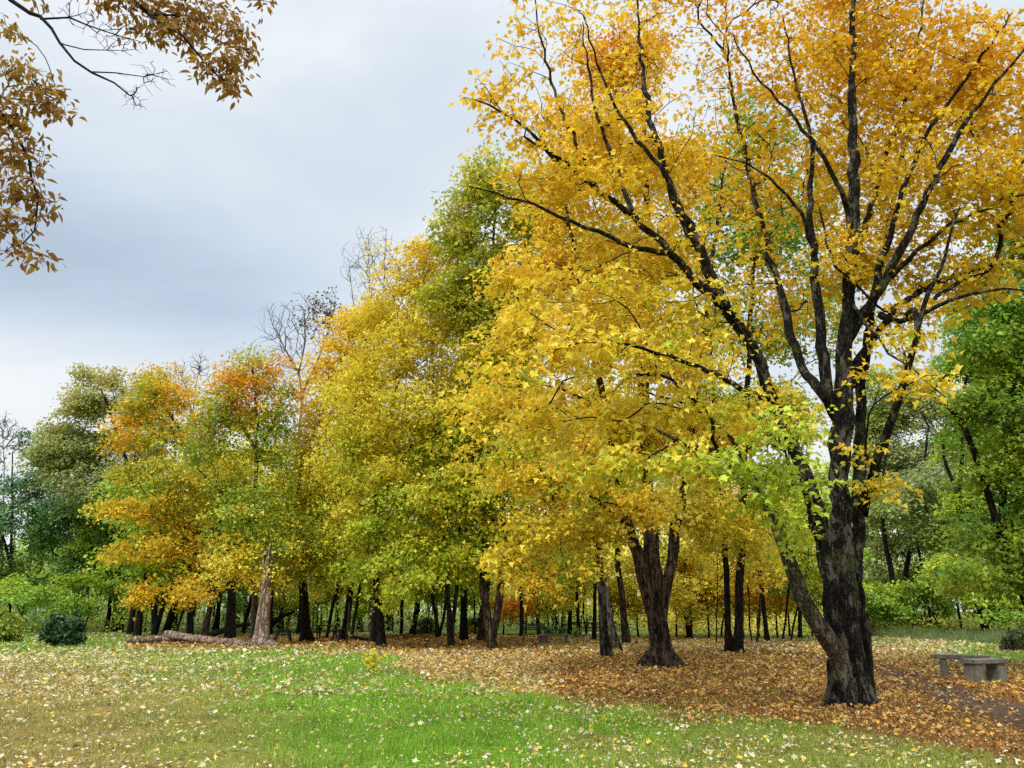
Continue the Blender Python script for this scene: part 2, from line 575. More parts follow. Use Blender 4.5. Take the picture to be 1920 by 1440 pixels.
def spray_leaves(tips, cfg, rs):
    """clusters of leaves round the twig tips. returns arrays"""
    pos = []; nrm = []; ax = []; wt = []
    R = cfg.get('spray', 0.5)
    per = cfg['per']
    centre = cfg['centre']
    n = len(tips)
    cnt = rs.poisson(per, n)
    idx = np.repeat(np.arange(n), cnt)
    m = len(idx)
    outw = tips - centre
    outw[:, 2] *= 0.3
    outw /= np.linalg.norm(outw, axis=1)[:, None] + 1e-9
    # one plane for each spray
    sn = np.array([0, 0, 1.0]) + rs.normal(size=(n, 3)) * 0.28 + outw * 0.35
    sn /= np.linalg.norm(sn, axis=1)[:, None]
    a = np.cross(sn, rs.normal(size=(n, 3))); a /= np.linalg.norm(a, axis=1)[:, None]
    b = np.cross(sn, a)
    r = R * np.sqrt(rs.uniform(size=m)) * rs.uniform(0.6, 1.25, n)[idx]
    t = rs.uniform(0, 6.283, m)
    d = np.cos(t)[:, None] * a[idx] + np.sin(t)[:, None] * b[idx]
    p = tips[idx] + d * r[:, None] + sn[idx] * rs.normal(size=m)[:, None] * R * cfg.get('thick', 0.16)
    p[:, 2] -= (r / R) ** 2 * R * 0.25
    nr = sn[idx] + rs.normal(size=(m, 3)) * cfg.get('tilt', 0.55)
    axs = d + rs.normal(size=(m, 3)) * 0.5
    axs[:, 2] -= cfg.get('droop', 0.6)
    return p, nr, axs, idx


def make_tree(name, label, cat, base, limbs, blobs, cfg, seed, group=None):
    """base: place on the ground. limbs: list of dict(p=[places], r=(r0,r1)) (first is the trunk).
    blobs: list of (centre, (rx,ry,rz), weight). cfg: tips, leaves, size, kind, pal, bark ..."""
    rs = np.random.RandomState(seed)
    base = np.array(base, float)
    root = tag(empty(name, base), label, cat, group)
    seg = cfg.get('seg', 0.4)
    jit = cfg.get('jit', 0.03)
    pos = []; par = []; rmin = []; plen = []; isl = []
    for li, lb in enumerate(limbs):
        pts = resample(lb['p'], seg, jit, rs)
        n = len(pts)
        tt = np.linspace(0, 1, n)
        rr = lb['r'][0] + (lb['r'][1] - lb['r'][0]) * tt ** lb.get('e', 0.8)
        if not pos or lb.get('own'):
            prev = -1
            s = 0
        else:
            A = np.array(pos)
            prev = int(np.argmin(np.linalg.norm(A - pts[0], axis=1)))
            s = 0
        for i in range(s, n):
            L0 = plen[prev] if prev >= 0 else 0
            d = np.linalg.norm(pts[i] - (pos[prev] if prev >= 0 else pts[i]))
            pos.append(pts[i]); par.append(prev); rmin.append(rr[i]); plen.append(L0 + d); isl.append(li)
            prev = len(pos) - 1
    nl = len(pos)
    # twig tips in the crown volume; each lobe broken up into smaller uneven ones
    if cfg.get('jb', True):
        nb_ = []
        for bc, br, bw in blobs:
            bc = np.array(bc, float); br = br * np.array([1, 1, cfg.get('zs', 1.0)])
            for q in range(5):
                u_ = rs.normal(size=3); u_ /= np.linalg.norm(u_)
                nb_.append((bc + u_ * br * rs.uniform(.2, .75), br * rs.uniform(.4, .78), bw * rs.uniform(.6, 1.4)))
            nb_.append((bc, br * .6, bw))
        blobs = nb_
    W = np.array([b[2] * b[1][0] * b[1][1] * b[1][2] for b in blobs]) ** 0.72
    W /= W.sum()
    nt_ = cfg['tips']
    which = rs.choice(len(blobs), nt_, p=W)
    u = rs.normal(size=(nt_, 3)); u /= np.linalg.norm(u, axis=1)[:, None]
    rad = rs.uniform(size=nt_) ** (1 / cfg.get('shell', 2.6))
    BC = np.array([b[0] for b in blobs]); BR = np.array([b[1] for b in blobs])
    tips = BC[which] + u * rad[:, None] * BR[which] + (rs.normal(size=(nt_, 3)) * BR[which] * .36 if cfg.get('jb', True) else 0)
    tips = tips[tips[:, 2] > cfg.get('minz', 1.0)]
    lp = np.array(pos)
    dmin = np.array([np.min(np.linalg.norm(lp - t, axis=1)) for t in tips])
    order = np.argsort(dmin)
    cap = nl + len(tips) * 14 + 10
    PA = np.zeros((cap, 3)); DA = np.zeros((cap, 3)); LA = np.zeros(cap)
    PA[:nl] = lp; LA[:nl] = plen
    for i in range(nl):
        if par[i] >= 0:
            d = lp[i] - lp[par[i]]
            DA[i] = d / (np.linalg.norm(d) + 1e-9)
        else: DA[i] = (0, 0, 1)
    ok = np.zeros(cap, bool)
    hmin = base[2] + cfg.get('clear', 1.5)
    ok[:nl] = (lp[:, 2] > hmin)
    if not ok.any(): ok[:nl] = True
    cnt = nl
    tipnode = []
    tseg = cfg.get('tseg', seg * 1.3)
    for oi in order:
        a = tips[oi]
        dv = a - PA[:cnt]
        dist = np.linalg.norm(dv, axis=1) + 1e-6
        cosang = np.sum(dv * DA[:cnt], 1) / dist
        cost = dist * (1.35 - 0.45 * cosang) + cfg.get('pw', 0.18) * LA[:cnt]
        cost[~ok[:cnt]] = 1e9
        j = int(np.argmin(cost))
        d = dist[j]
        m = int(min(12, max(1, round(d / tseg))))
        p0 = PA[j].copy(); ctrl = p0 + DA[j] * 0.35 * d + (a - p0) * 0.15 + np.array([0, 0, cfg.get('rise', 0.08) * d])
        prev = j
        for k in range(1, m + 1):
            t = k / m
            q = (1 - t) ** 2 * p0 + 2 * t * (1 - t) * ctrl + t * t * a
            if k < m: q = q + rs.normal(size=3) * 0.05 * min(d, 2.0) / m ** 0.5
            dd = q - PA[prev]; ln = np.linalg.norm(dd) + 1e-9
            PA[cnt] = q; DA[cnt] = dd / ln; LA[cnt] = LA[prev] + ln; ok[cnt] = True
            par.append(prev); rmin.append(0.0); isl.append(-1)
            prev = cnt; cnt += 1
            if cnt >= cap - 1: break
        tipnode.append(prev)
        if cnt >= cap - 14: break
    PA = PA[:cnt]; par = np.array(par[:cnt]); rmin = np.array(rmin[:cnt])
    # pipe model
    e = cfg.get('pipe', 2.3); r0 = cfg.get('twig', 0.006)
    acc = np.zeros(cnt); kids = [[] for _ in range(cnt)]
    for i in range(cnt - 1, -1, -1):
        if not kids[i]: acc[i] += r0 ** e
        # parents always precede children
        if par[i] >= 0:
            kids[par[i]].append(i)
            acc[par[i]] += acc[i]
    rad = acc ** (1 / e)
    rad = np.where(rmin > 0, np.maximum(rmin, np.minimum(rad, rmin * 1.15)), np.minimum(rad, cfg.get('rcap', 0.09)))
    # chains
    wood = Acc(); twigs = Acc(); extra = {}
    done = np.zeros(cnt, bool)
    starts = [i for i in range(cnt) if par[i] < 0]
    stack = list(starts)
    thick = cfg.get('split_r', 0)
    firsts = set(starts)
    while stack:
        s = stack.pop()
        ch = [s]
        while kids[ch[-1]]:
            ks = kids[ch[-1]]
            same = [k for k in ks if isl[k] == isl[ch[-1]] and isl[k] >= 0]
            nx = same[0] if same else max(ks, key=lambda q: rad[q])
            for q in ks:
                if q != nx: stack.append(q)
            ch.append(nx)
        pp = PA[ch]; rr = rad[ch].copy()
        if par[s] >= 0:
            pp = np.vstack([PA[par[s]], pp]); rr = np.concatenate([[rr[0] * 1.05], rr])
        rr[-1] *= 0.6
        if len(pp) < 2: continue
        mr = rr.max()
        isf = s in firsts
        li = isl[s]
        k = (20 if cfg.get('fine') else 14) if isf else (12 if mr > 0.1 else 7 if mr > 0.04 else 5 if mr > 0.02 else 3)
        if isf and limbs[li].get('flute'):
            k = 96 if cfg.get('fine') else 60 if mr > .2 else 36
        v, q, t = tube(pp, rr, k, flute=limbs[li].get('flute') if isf else None, seed=seed + s,
                       rough=(cfg.get('rough', 0.12) if mr > 0.08 else 0))
        tgt = wood if mr > thick else twigs
        if isf and limbs[li].get('part'):
            tgt = extra.setdefault(limbs[li]['part'], Acc())
        elif li >= 0 and limbs[li].get('part'):
            tgt = extra.setdefault(limbs[li]['part'], Acc())
        tgt.add(v, q, t)
    wood.build('trunk', M[cfg['bark']], root, base)
    if twigs.n: twigs.build('branches', M[cfg.get('twigbark', cfg['bark'])], root, base)
    for kx, ac in extra.items():
        nm, mt, lab = kx
        o = ac.build(nm, M[mt], root, base)
        if lab: o['label'] = lab
    if cfg.get('leaves', 0) > 0:
        tp = PA[tipnode]
        # more sprays: also part-way along the twigs
        pre = PA[par[tipnode]]
        mid = tp * 0.5 + pre * 0.5
        allt = np.vstack([tp, mid[rs.uniform(size=len(mid)) < 0.5]])
        cfg = dict(cfg); cfg['per'] = cfg['leaves'] / len(allt); cfg['centre'] = cfg.get('centre', np.average(BC, axis=0, weights=W))
        p, nr, ax, idx = spray_leaves(allt, cfg, rs)
        keep = p[:, 2] > 0.3
        if cfg.get('thin'):
            keep &= cfg['thin'](p, rs)
        p, nr, ax, idx = p[keep], nr[keep], ax[keep], idx[keep]
        m = len(p)
        zl, zh = PA[:, 2].min() + cfg.get('clear', 1.5), PA[:, 2].max()
        tt = cfg['tf'](p) if cfg.get('tf') else (p[:, 2] - zl) / (zh - zl)
        tt = tt + wob(p, seed + 5, cfg.get('cscale', 0.8)) * cfg.get('cvar', 0.18) + rs.normal(size=m) * 0.09 + rs.normal(size=len(allt))[idx] * cfg.get('sprayvar', .12)
        col = palette(cfg['pal'])(tt) * rs.uniform(0.72, 1.2, m)[:, None]
        size = cfg['size'] * np.clip(np.exp(rs.normal(size=m) * .3), .45, 1.6)
        leaves_mesh('crown', p, nr, ax, size, np.clip(col, 0, 0.9), cfg['kind'], M[cfg.get('leafmat', 'leaf')], root, base)
    return root


def B(px, py, rx, ry, Y, rd=None, wt=1.0):
    """crown lobe seen at (px,py) with radii in photo pixels, at distance Y"""
    s = mpp(px, py, Y)
    return (P(px, py, Y), np.array([rx * s, rd if rd else max(rx, ry) * s, ry * s]), wt)


def LP(pts, Y0, r, **kw):
    """limb through (px, py, dY) points; r in photo pixels (radius) at its start and end"""
    p = [P(a[0], a[1], Y0 + (a[2] if len(a) > 2 else 0)) for a in pts]
    s = mpp(pts[0][0], pts[0][1], Y0)
    return dict(p=p, r=(r[0] * s, r[1] * s), **kw)


def ground_pt(px, py):
    y = D(py)
    p = P(px, py, y)
    p[2] = gz(p[0], p[1])
    return p

# ------------------------------------------------------------------ the ground: what covers it where
YB = ([-900, 200, 240, 620, 740, 800, 1000, 1150, 1350, 1600, 1920, 2600], [1196, 1200, 1214, 1222, 1240, 1288, 1303, 1325, 1350, 1380, 1432, 1500])
YU = ([-900, 222, 240, 700, 1400, 1620, 1780, 1920, 2600], [1260, 1260, 1196, 1189, 1195, 1206, 1228, 1242, 1260])
PATH_PX = [(2330, 1462), (2080, 1396), (1960, 1360), (1870, 1330), (1790, 1304), (1715, 1278), (1660, 1258), (1600, 1242), (1530, 1230), (1470, 1221), (1400, 1214), (1320, 1208)]
PATH = np.array([ground_pt(*p)[:2] for p in PATH_PX])
GRAVEL = np.array([ground_pt(*p)[:2] for p in [(850, 1187.5), (900, 1190), (960, 1192), (1040, 1190), (1120, 1186)]])


def dist_poly(x, y, poly):
    d = np.full(x.shape, 1e9)
    for a, b in zip(poly[:-1], poly[1:]):
        ab = b - a
        t = np.clip(((x - a[0]) * ab[0] + (y - a[1]) * ab[1]) / (ab @ ab), 0, 1)
        d = np.minimum(d, np.hypot(x - a[0] - ab[0] * t, y - a[1] - ab[1] * t))
    return d


def cover(x, y):
    """litter 0..1, green 0..1 (grass alive), warm 0..1 (brown-orange litter against pale gold), thin leaves per m2"""
    px, py = to_px(x, y, 0.0)
    p2 = np.stack([x, y], -1)
    n = wob(p2, 11, 0.9) ; n2 = wob(p2, 12, 0.35); n3 = wob(p2, 15, 2.2)
    yb = np.interp(px, *YB) + (n * 7 + n3 * 7 + 6 * wob(p2, 19, 4.5)) * (0.25 + .75 * sst(1205, 1250, np.interp(px, *YB)))
    yu = np.interp(px, *YU) + n * 2
    far = sst(1205, 1240, py)
    lit = sst(-8 - 8 * far, 5 + 18 * far, yb - py) * sst(-2, 4, py - yu)
    # colours
    warm = sst(950, 1150, px + n * 50) * sst(1228, 1240, py + n * 4) * (1 - 0.35 * sst(1650, 1750, px) * sst(1275, 1250, py))
    warm = np.maximum(warm, sst(1222, 1214, py) * sst(1100, 950, px))
    warm = np.maximum(warm, sst(1000, 1100, px) * sst(1600, 1500, px) * sst(1222, 1232, py))
    tan = sst(640, 60, px + n * 90 + n2 * 90 + n3 * 60 + (py - 1300) * -0.9) * sst(1222, 1240, py)
    tan = np.maximum(tan, 0.55 * sst(1150, 1350, px) * sst(1345, 1380, py) )
    tan = np.maximum(tan, 0.5 * sst(0.25, 0.9, n))
    tan = np.maximum(tan, 0.8 * sst(1620, 1660, px) * sst(1236, 1215, py) * sst(1800, 1760, px))
    green = 1 - tan
    thin = 92 + 62 * sst(500, 200, px) + 60 * sst(1300, 1345, py) * sst(800, 1150, px) + 70 * sst(16, -2, np.abs(py - yb) - 26) * sst(700, 800, px) * sst(1300, 1330, py)
    thin = thin * (0.75 + 0.4 * n) * np.clip(.8 + .9 * wob(p2, 16, 1.5) * (.5 + wob(p2, 17, 3.6)), .25, 2.4)
    thin = thin * (1 - 0.75 * sst(1206, 1196, py)) * (1 - 0.6 * sst(240, 200, px) * sst(1226, 1218, py))
    return lit, green, warm, np.maximum(thin, 1.0)


GG = np.array((0.13, 0.25, 0.018)); GT = np.array((0.27, 0.205, 0.06)); LB = np.array((0.20, 0.095, 0.032)); LG = np.array((0.42, 0.29, 0.09))


def build_ground():
    xs = np.concatenate([np.linspace(-900, -60, 18)[:-1], np.linspace(-60, -24, 60)[:-1], np.linspace(-24, 24, 300)[:-1], np.linspace(24, 60, 60)[:-1], np.linspace(60, 900, 18)])
    ys = np.concatenate([np.linspace(-300, 4, 14)[:-1], np.linspace(4, 36, 230)[:-1], np.linspace(36, 70, 90)[:-1], np.linspace(70, 1400, 24)])
    X, Y = np.meshgrid(xs, ys)
    x, y = X.ravel(), Y.ravel()
    z = np.where((np.abs(x) < 90) & (y < 120), gz(x, y), 0)
    lit, green, warm, thin = cover(x, np.maximum(y, 3.0))
    # near the trees' feet the soil shows through
    col = GG * green[:, None] + GT * (1 - green)[:, None]
    lc = LB * warm[:, None] + LG * (1 - warm)[:, None]
    col = col * (1 - lit[:, None]) + lc * lit[:, None]
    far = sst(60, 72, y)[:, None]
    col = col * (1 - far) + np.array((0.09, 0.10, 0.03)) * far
    nx, ny = len(xs), len(ys)
    i = np.arange(ny - 1)[:, None] * nx; j = np.arange(nx - 1)[None]
    f = np.stack([i + j, i + j + 1, i + nx + j + 1, i + nx + j], -1).reshape(-1, 4)
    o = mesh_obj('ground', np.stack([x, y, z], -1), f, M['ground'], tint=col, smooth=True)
    tag(o, 'park lawn of green and tan grass with brown leaf litter under the trees', 'ground', kind='structure')


def ribbon(name, poly, width, m, label, wj=0.15):
    pts = resample(np.c_[poly, np.zeros(len(poly))], 0.3, 0, np.random.RandomState(1))[:, :2]
    tg = np.gradient(pts, axis=0); tg /= np.linalg.norm(tg, axis=1)[:, None]
    nn = np.c_[-tg[:, 1], tg[:, 0]]
    K = 9
    v = []
    for k in range(K):
        s = (k / (K - 1) - 0.5)
        wl = width + wj * wob(pts, 31 if s < 0 else 32, 1.3)
        q = pts + nn * (s * wl)[:, None]
        v.append(np.c_[q, gz(q[:, 0], q[:, 1]) + 0.02 * (1 - (2 * s) ** 4) + 0.004])
    v = np.stack(v, 1)
    n = len(pts)
    i = np.arange(n - 1)[:, None] * K; j = np.arange(K - 1)[None]
    f = np.stack([i + j, i + K + j, i + K + j + 1, i + j + 1], -1).reshape(-1, 4)
    o = mesh_obj(name, v.reshape(-1, 3), f, m, smooth=True)
    tag(o, label, 'path', kind='structure')


def scatter(n, xr, yr, rs):
    return rs.uniform(*xr, n), rs.uniform(*yr, n)


LIT_COLS = np.array([(0.40, 0.20, 0.06), (0.50, 0.28, 0.09), (0.58, 0.35, 0.12), (0.30, 0.15, 0.055), (0.62, 0.44, 0.19), (0.68, 0.40, 0.06), (0.20, 0.10, 0.04), (0.46, 0.30, 0.14)]) * np.array((1.02, .96, .78))
PALE_COLS = np.array([(0.68, 0.55, 0.27), (0.74, 0.66, 0.42), (0.60, 0.42, 0.16), (0.76, 0.52, 0.07), (0.78, 0.72, 0.52), (0.50, 0.34, 0.14), (0.70, 0.60, 0.25), (0.74, 0.66, 0.40)])
TRUNK_FEET = []


def build_litter():
    rs = np.random.RandomState(77)
    near_p = [[], [], []]; far_p = [[], [], []]
    # (x half width factor, y range, max density)
    for (y0, y1, dmax) in ((8.0, 12, 260), (12, 16, 240), (16, 22, 200), (22, 30, 130), (30, 42, 75), (42, 60, 30)):
        hw = y1 * 0.80 + 1.5
        n = int(2 * hw * (y1 - y0) * dmax)
        x, y = scatter(n, (-hw, hw), (y0, y1), rs)
        lit, green, warm, thin = cover(x, y)
        dp = dist_poly(x, y, PATH)
        onp = sst(1.0, 0.55, dp + 0.25 * wob(np.stack([x, y], -1), 44, 1.7)) 
        dens = np.maximum(lit * dmax, np.minimum(thin, dmax))
        dens = dens * (1 - onp * 0.76 * sst(36, 18, y)) 
        dg = dist_poly(x, y, GRAVEL)
        dens = np.where(dg < 1.5, dens * 0.2, dens)
        k = rs.uniform(size=n) * dmax < dens
        x, y, lit, warm = x[k], y[k], lit[k], warm[k]
        m = len(x)
        isl = rs.uniform(size=m) < lit
        pale = ~isl | (rs.uniform(size=m) > 0.45 + 0.50 * warm)
        col = LIT_COLS[rs.randint(0, len(LIT_COLS), m)]
        colp = PALE_COLS[rs.randint(0, len(PALE_COLS), m)] * rs.uniform(.62, 1.0, m)[:, None]
        col = np.where(pale[:, None], colp, col) * rs.uniform(0.75, 1.15, m)[:, None]
        z = gz(x, y) + rs.uniform(0.01, 0.055, m) + 0.01
        pos = np.stack([x, y, z], -1)
        cu = np.where(rs.uniform(size=m) < .3, 1.1, .4); nr = np.stack([rs.normal(size=m) * cu, rs.normal(size=m) * cu, np.ones(m)], -1)
        ax = np.stack([rs.normal(size=m), rs.normal(size=m), rs.normal(size=m) * 0.3], -1)
        sz = (0.036 if y1 <= 12 else .04 if y1 <= 16 else 0.06 if y1 <= 30 else 0.09) * np.clip(np.exp(rs.normal(size=m) * .48), .35, 2.3)
        tgt = near_p if y1 <= 22 else far_p
        tgt[0].append((pos, nr, ax, sz, col))
    for kind, src in (('maple', near_p[0]), ('quad', far_p[0])):
        pos, nr, ax, sz, col = [np.concatenate([s[i] for s in src]) for i in range(5)]
        if kind == 'maple':
            V = (pos, nr, ax, sz, col)
        o = leaves_mesh('fallen_leaves', pos, nr, ax, sz, col, kind, M['litter'])
        tag(o, 'curled yellow and brown leaves strewn over the %s' % ('near lawn and round the big forked maple' if kind == 'maple' else 'ground under the further trees'), 'fallen leaves', kind='stuff')


def build_grass():
    rs = np.random.RandomState(5)
    VV = []; CC = []
    for (y0, y1, dmax, hgt, wd) in ((8.0, 12, 1500, .075, .008), (12, 17, 900, .08, .012), (17, 24, 480, .09, .017), (24, 34, 200, .095, .024), (34, 46, 80, .12, .04)):
        hw = y1 * 0.78 + 1
        n = int(2 * hw * (y1 - y0) * dmax)
        x, y = scatter(n, (-hw, hw), (y0, y1), rs)
        lit, green, warm, thin = cover(x, y)
        p2 = np.stack([x, y], -1)
        tuft = wob(p2, 61, 6.0)
        onp = dist_poly(x, y, PATH) < 0.9
        k = (rs.uniform(size=n) < (1 - 0.93 * lit) * (0.6 + 0.8 * tuft)) & ~onp
        x, y, green, tuft = x[k], y[k], green[k], tuft[k]
        m = len(x)
        h = hgt * rs.uniform(0.3, 1.3, m) * (1 + 0.6 * tuft) * (0.75 + 0.35 * green)
        a = rs.uniform(0, np.pi, m)
        ln = rs.normal(size=(m, 2)) * 0.45
        z = gz(x, y)
        dx, dy = np.cos(a) * wd / 2, np.sin(a) * wd / 2
        p0 = np.stack([x - dx, y - dy, z - 0.005], -1); p1 = np.stack([x + dx, y + dy, z - 0.005], -1)
        p2_ = np.stack([x + ln[:, 0] * h, y + ln[:, 1] * h, z + h], -1)
        VV.append(np.stack([p0, p1, p2_], 1).reshape(-1, 3))
        g = np.clip(green + rs.normal(size=m) * 0.16, 0, 1)[:, None]
        c1 = np.array((0.20, 0.44, 0.022)); c2 = np.array((0.46, 0.40, 0.12)); c3 = np.array((0.46, 0.60, 0.06))
        c = (c1 * g + c2 * (1 - g))
        mix = rs.uniform(size=m)[:, None] ** 2
        c = c * (1 - 0.5 * mix * g) + c3 * 0.5 * mix * g
        c *= (rs.uniform(0.32, 1.5, m) * (1 + .22 * wob(p2[k], 62, 1.6)))[:, None]
        CC.append(np.repeat(c, 3, 0))
    v = np.concatenate(VV); c = np.concatenate(CC)
    o = mesh_obj('grass', v, np.arange(len(v)).reshape(-1, 3), M['grass'], tint=c)
    tag(o, 'short green and straw-coloured grass of the lawn', 'grass', kind='stuff')


# ------------------------------------------------------------------ boxes for benches
def box(c, s, R=None, bev=0.012, taper=1.0):
    """bevelled box, 8 corners cut: returns verts, faces (mixed)"""
    import bmesh
    bm = bmesh.new()
    bmesh.ops.create_cube(bm, size=1)
    for v in bm.verts:
        k = taper if v.co.z > 0 else 1.0
        v.co = Vector((v.co.x * s[0] * k, v.co.y * s[1] * k, v.co.z * s[2]))
    if bev:
        bmesh.ops.bevel(bm, geom=bm.edges[:], offset=bev, segments=2, affect='EDGES')
    for v in bm.verts:
        p = Vector(v.co)
        if R is not None: p = R @ p
        v.co = p + Vector(c)
    return bm


def bm_obj(name, bms, m, parent, tintless=True):
    import bmesh
    me = bpy.data.meshes.new(name)
    b = bmesh.new()
    for x in bms:
        t = bpy.data.meshes.new('t')
        x.to_mesh(t); b.from_mesh(t); bpy.data.meshes.remove(t); x.free()
    b.to_mesh(me); b.free()
    me.materials.append(m)
    o = bpy.data.objects.new(name, me)
    C.objects.link(o); o.parent = parent
    return o


def stone_bench(x, y, rz, label, L=1.25, W=0.42, H=0.47, group='stone benches', inset=.27):
    r = tag(empty('stone_bench', (x, y, gz(x, y))), label, 'bench', group)
    r.rotation_euler = (0, 0, rz)
    bm_obj('seat', [box((0, 0, H - .045), (L, W, .1), bev=.015)], M['stone'], r)
    for s in (-1, 1):
        bm_obj('leg', [box((s * (L / 2 - inset), 0, (H - .1) / 2 - .03), (.17 if inset > .2 else .29, W * .84, H - .04), bev=.015, taper=.92)], M['stone'], r)
    return r


def build_benches():
    from mathutils import Matrix
    p = ground_pt(1806, 1268); stone_bench(p[0], p[1], math.radians(150), 'grey stone bench standing behind and left of its twin beside the dark path', L=1.35, H=.54)
    p = ground_pt(1850, 1279); stone_bench(p[0], p[1], math.radians(19), 'grey stone bench nearest the dark path, front one of the angled pair', L=1.06, H=.54, inset=.18)
    p = ground_pt(1043, 1207); stone_bench(p[0], p[1], 0, 'distant stone bench seen side-on under the yellow trees', L=1.55)
    p = ground_pt(1017, 1207); stone_bench(p[0], p[1], math.radians(84), 'distant stone bench seen end-on, left of the side-on stone bench', L=1.3)
    # slatted park bench behind
    p = ground_pt(1003, 1201)
    r = tag(empty('park_bench', (p[0], p[1], gz(p[0], p[1]))), 'black iron park bench with slatted back, behind the distant stone benches', 'bench')
    r.rotation_euler = (0, 0, math.radians(12))
    bm_obj('seat', [box((0, -.2 + .1 * k, .44), (1.3, .08, .03), bev=.004) for k in range(5)], M['iron'], r)
    bm_obj('backrest', [box((0, .27 + .02 * k, .56 + .1 * k), (1.3, .03, .07), bev=.004) for k in range(4)], M['iron'], r)
    for s in (-1, 1):
        bm_obj('leg', [box((s * .62, -.2, .33), (.05, .05, .68), bev=.004)], M['iron'], r)
        bm_obj('leg', [box((s * .62, .26, .46), (.05, .05, .94), bev=.004)], M['iron'], r)
        bm_obj('armrest', [box((s * .62, .02, .68), (.06, .5, .04), bev=.004)], M['iron'], r)

    # splayed-leg picnic benches of dark planks
    def trestle(px, py, rz, wd, dp, label):
        p = ground_pt(px, py)
        r = tag(empty('picnic_bench', (p[0], p[1], gz(p[0], p[1]))), label, 'bench', 'dark wooden picnic benches')
        r.rotation_euler = (0, 0, rz)
        hw = wd / 2
        bm_obj('bench_top', [box((0, -dp / 2 + dp * (k + .5) / 4, .62), (wd * .78, dp / 4 - .02, .05), bev=.006) for k in range(4)], M['dark_wood'], r)
        for sy in (-1, 1):
            bm_obj('crossbar', [box((0, sy * (dp / 2 - .12), .36), (wd * .8, .05, .07), bev=.006)], M['dark_wood'], r)
            for s in (-1, 1):
                R = Matrix.Rotation(s * math.radians(-17), 3, 'Y')
                bm_obj('leg', [box((s * (hw * .80), sy * (dp / 2 - .07), .31), (.12, .05, .66), R, bev=.006)], M['dark_wood'], r)
    trestle(530, 1203, math.radians(5), .85, .45, 'dark picnic bench with splayed legs, right of the pale snag')
    trestle(636, 1202, math.radians(-55), 1.1, .5, 'dark picnic bench at the foot of a black trunk, beside a thin leaning pole')
    # picnic table
    p = ground_pt(601, 1199)
    r = tag(empty('picnic_table', (p[0], p[1] + 1.5, gz(p[0], p[1]))), 'dark wooden picnic table half hidden behind the stout black trunk', 'table')
    bm_obj('tabletop', [box((0, -.3 + .15 * k, .76), (1.5, .13, .06), bev=.006) for k in range(5)], M['dark_wood'], r)
    for s in (-1, 1):
        bm_obj('seat', [box((0, s * .66, .44), (1.5, .24, .05), bev=.006)], M['dark_wood'], r)
        bm_obj('leg', [box((s * .5, 0, .36), (.08, 1.3, .07), bev=.006), box((s * .5, .25, .36), (.08, .08, .78), Matrix.Rotation(.4, 3, 'X'), bev=.006), box((s * .5, -.25, .36), (.08, .08, .78), Matrix.Rotation(-.4, 3, 'X'), bev=.006)], M['dark_wood'], r)
    # rail fence far back
    p = ground_pt(1101, 1189)
    r = tag(empty('rail_fence', (p[0], p[1], gz(p[0], p[1]))), 'low dark two-rail fence far back between the trunks', 'fence')
    for k in range(3): bm_obj('post', [box((-1.2 + 1.2 * k, 0, .42), (.09, .09, .95), bev=.01)], M['dark_wood'], r)
    for k in range(2): bm_obj('rail', [box((0, -.07, .45 + .33 * k), (2.6, .05, .08), bev=.01)], M['dark_wood'], r)


# ------------------------------------------------------------------ trees
def auto_blobs(px, top, Y, wpx, hpx, rs, n=5, lean=0):
    out = []
    for k in range(n):
        a = rs.uniform(-1, 1)
        out.append(B(px + lean + a * wpx * 0.55, top + hpx * (0.15 + 0.7 * rs.uniform()), wpx * rs.uniform(.35, .55), hpx * rs.uniform(.22, .34), Y + rs.uniform(-1.5, 1.5)))
    return out


def stem(px, py, pts, r, dY=None, **kw):
    """trunk rooted in the ground at pixel (px,py)"""
    Y = D(py)
    g = ground_pt(px, py); g0 = g.copy(); g0[2] -= 0.12
    pp = [g0] + [P(a[0], a[1], Y + (a[2] if len(a) > 2 else 0)) for a in pts]
    s = mpp(px, py, Y)
    return dict(p=pp, r=(r[0] * s, r[1] * s), **kw)


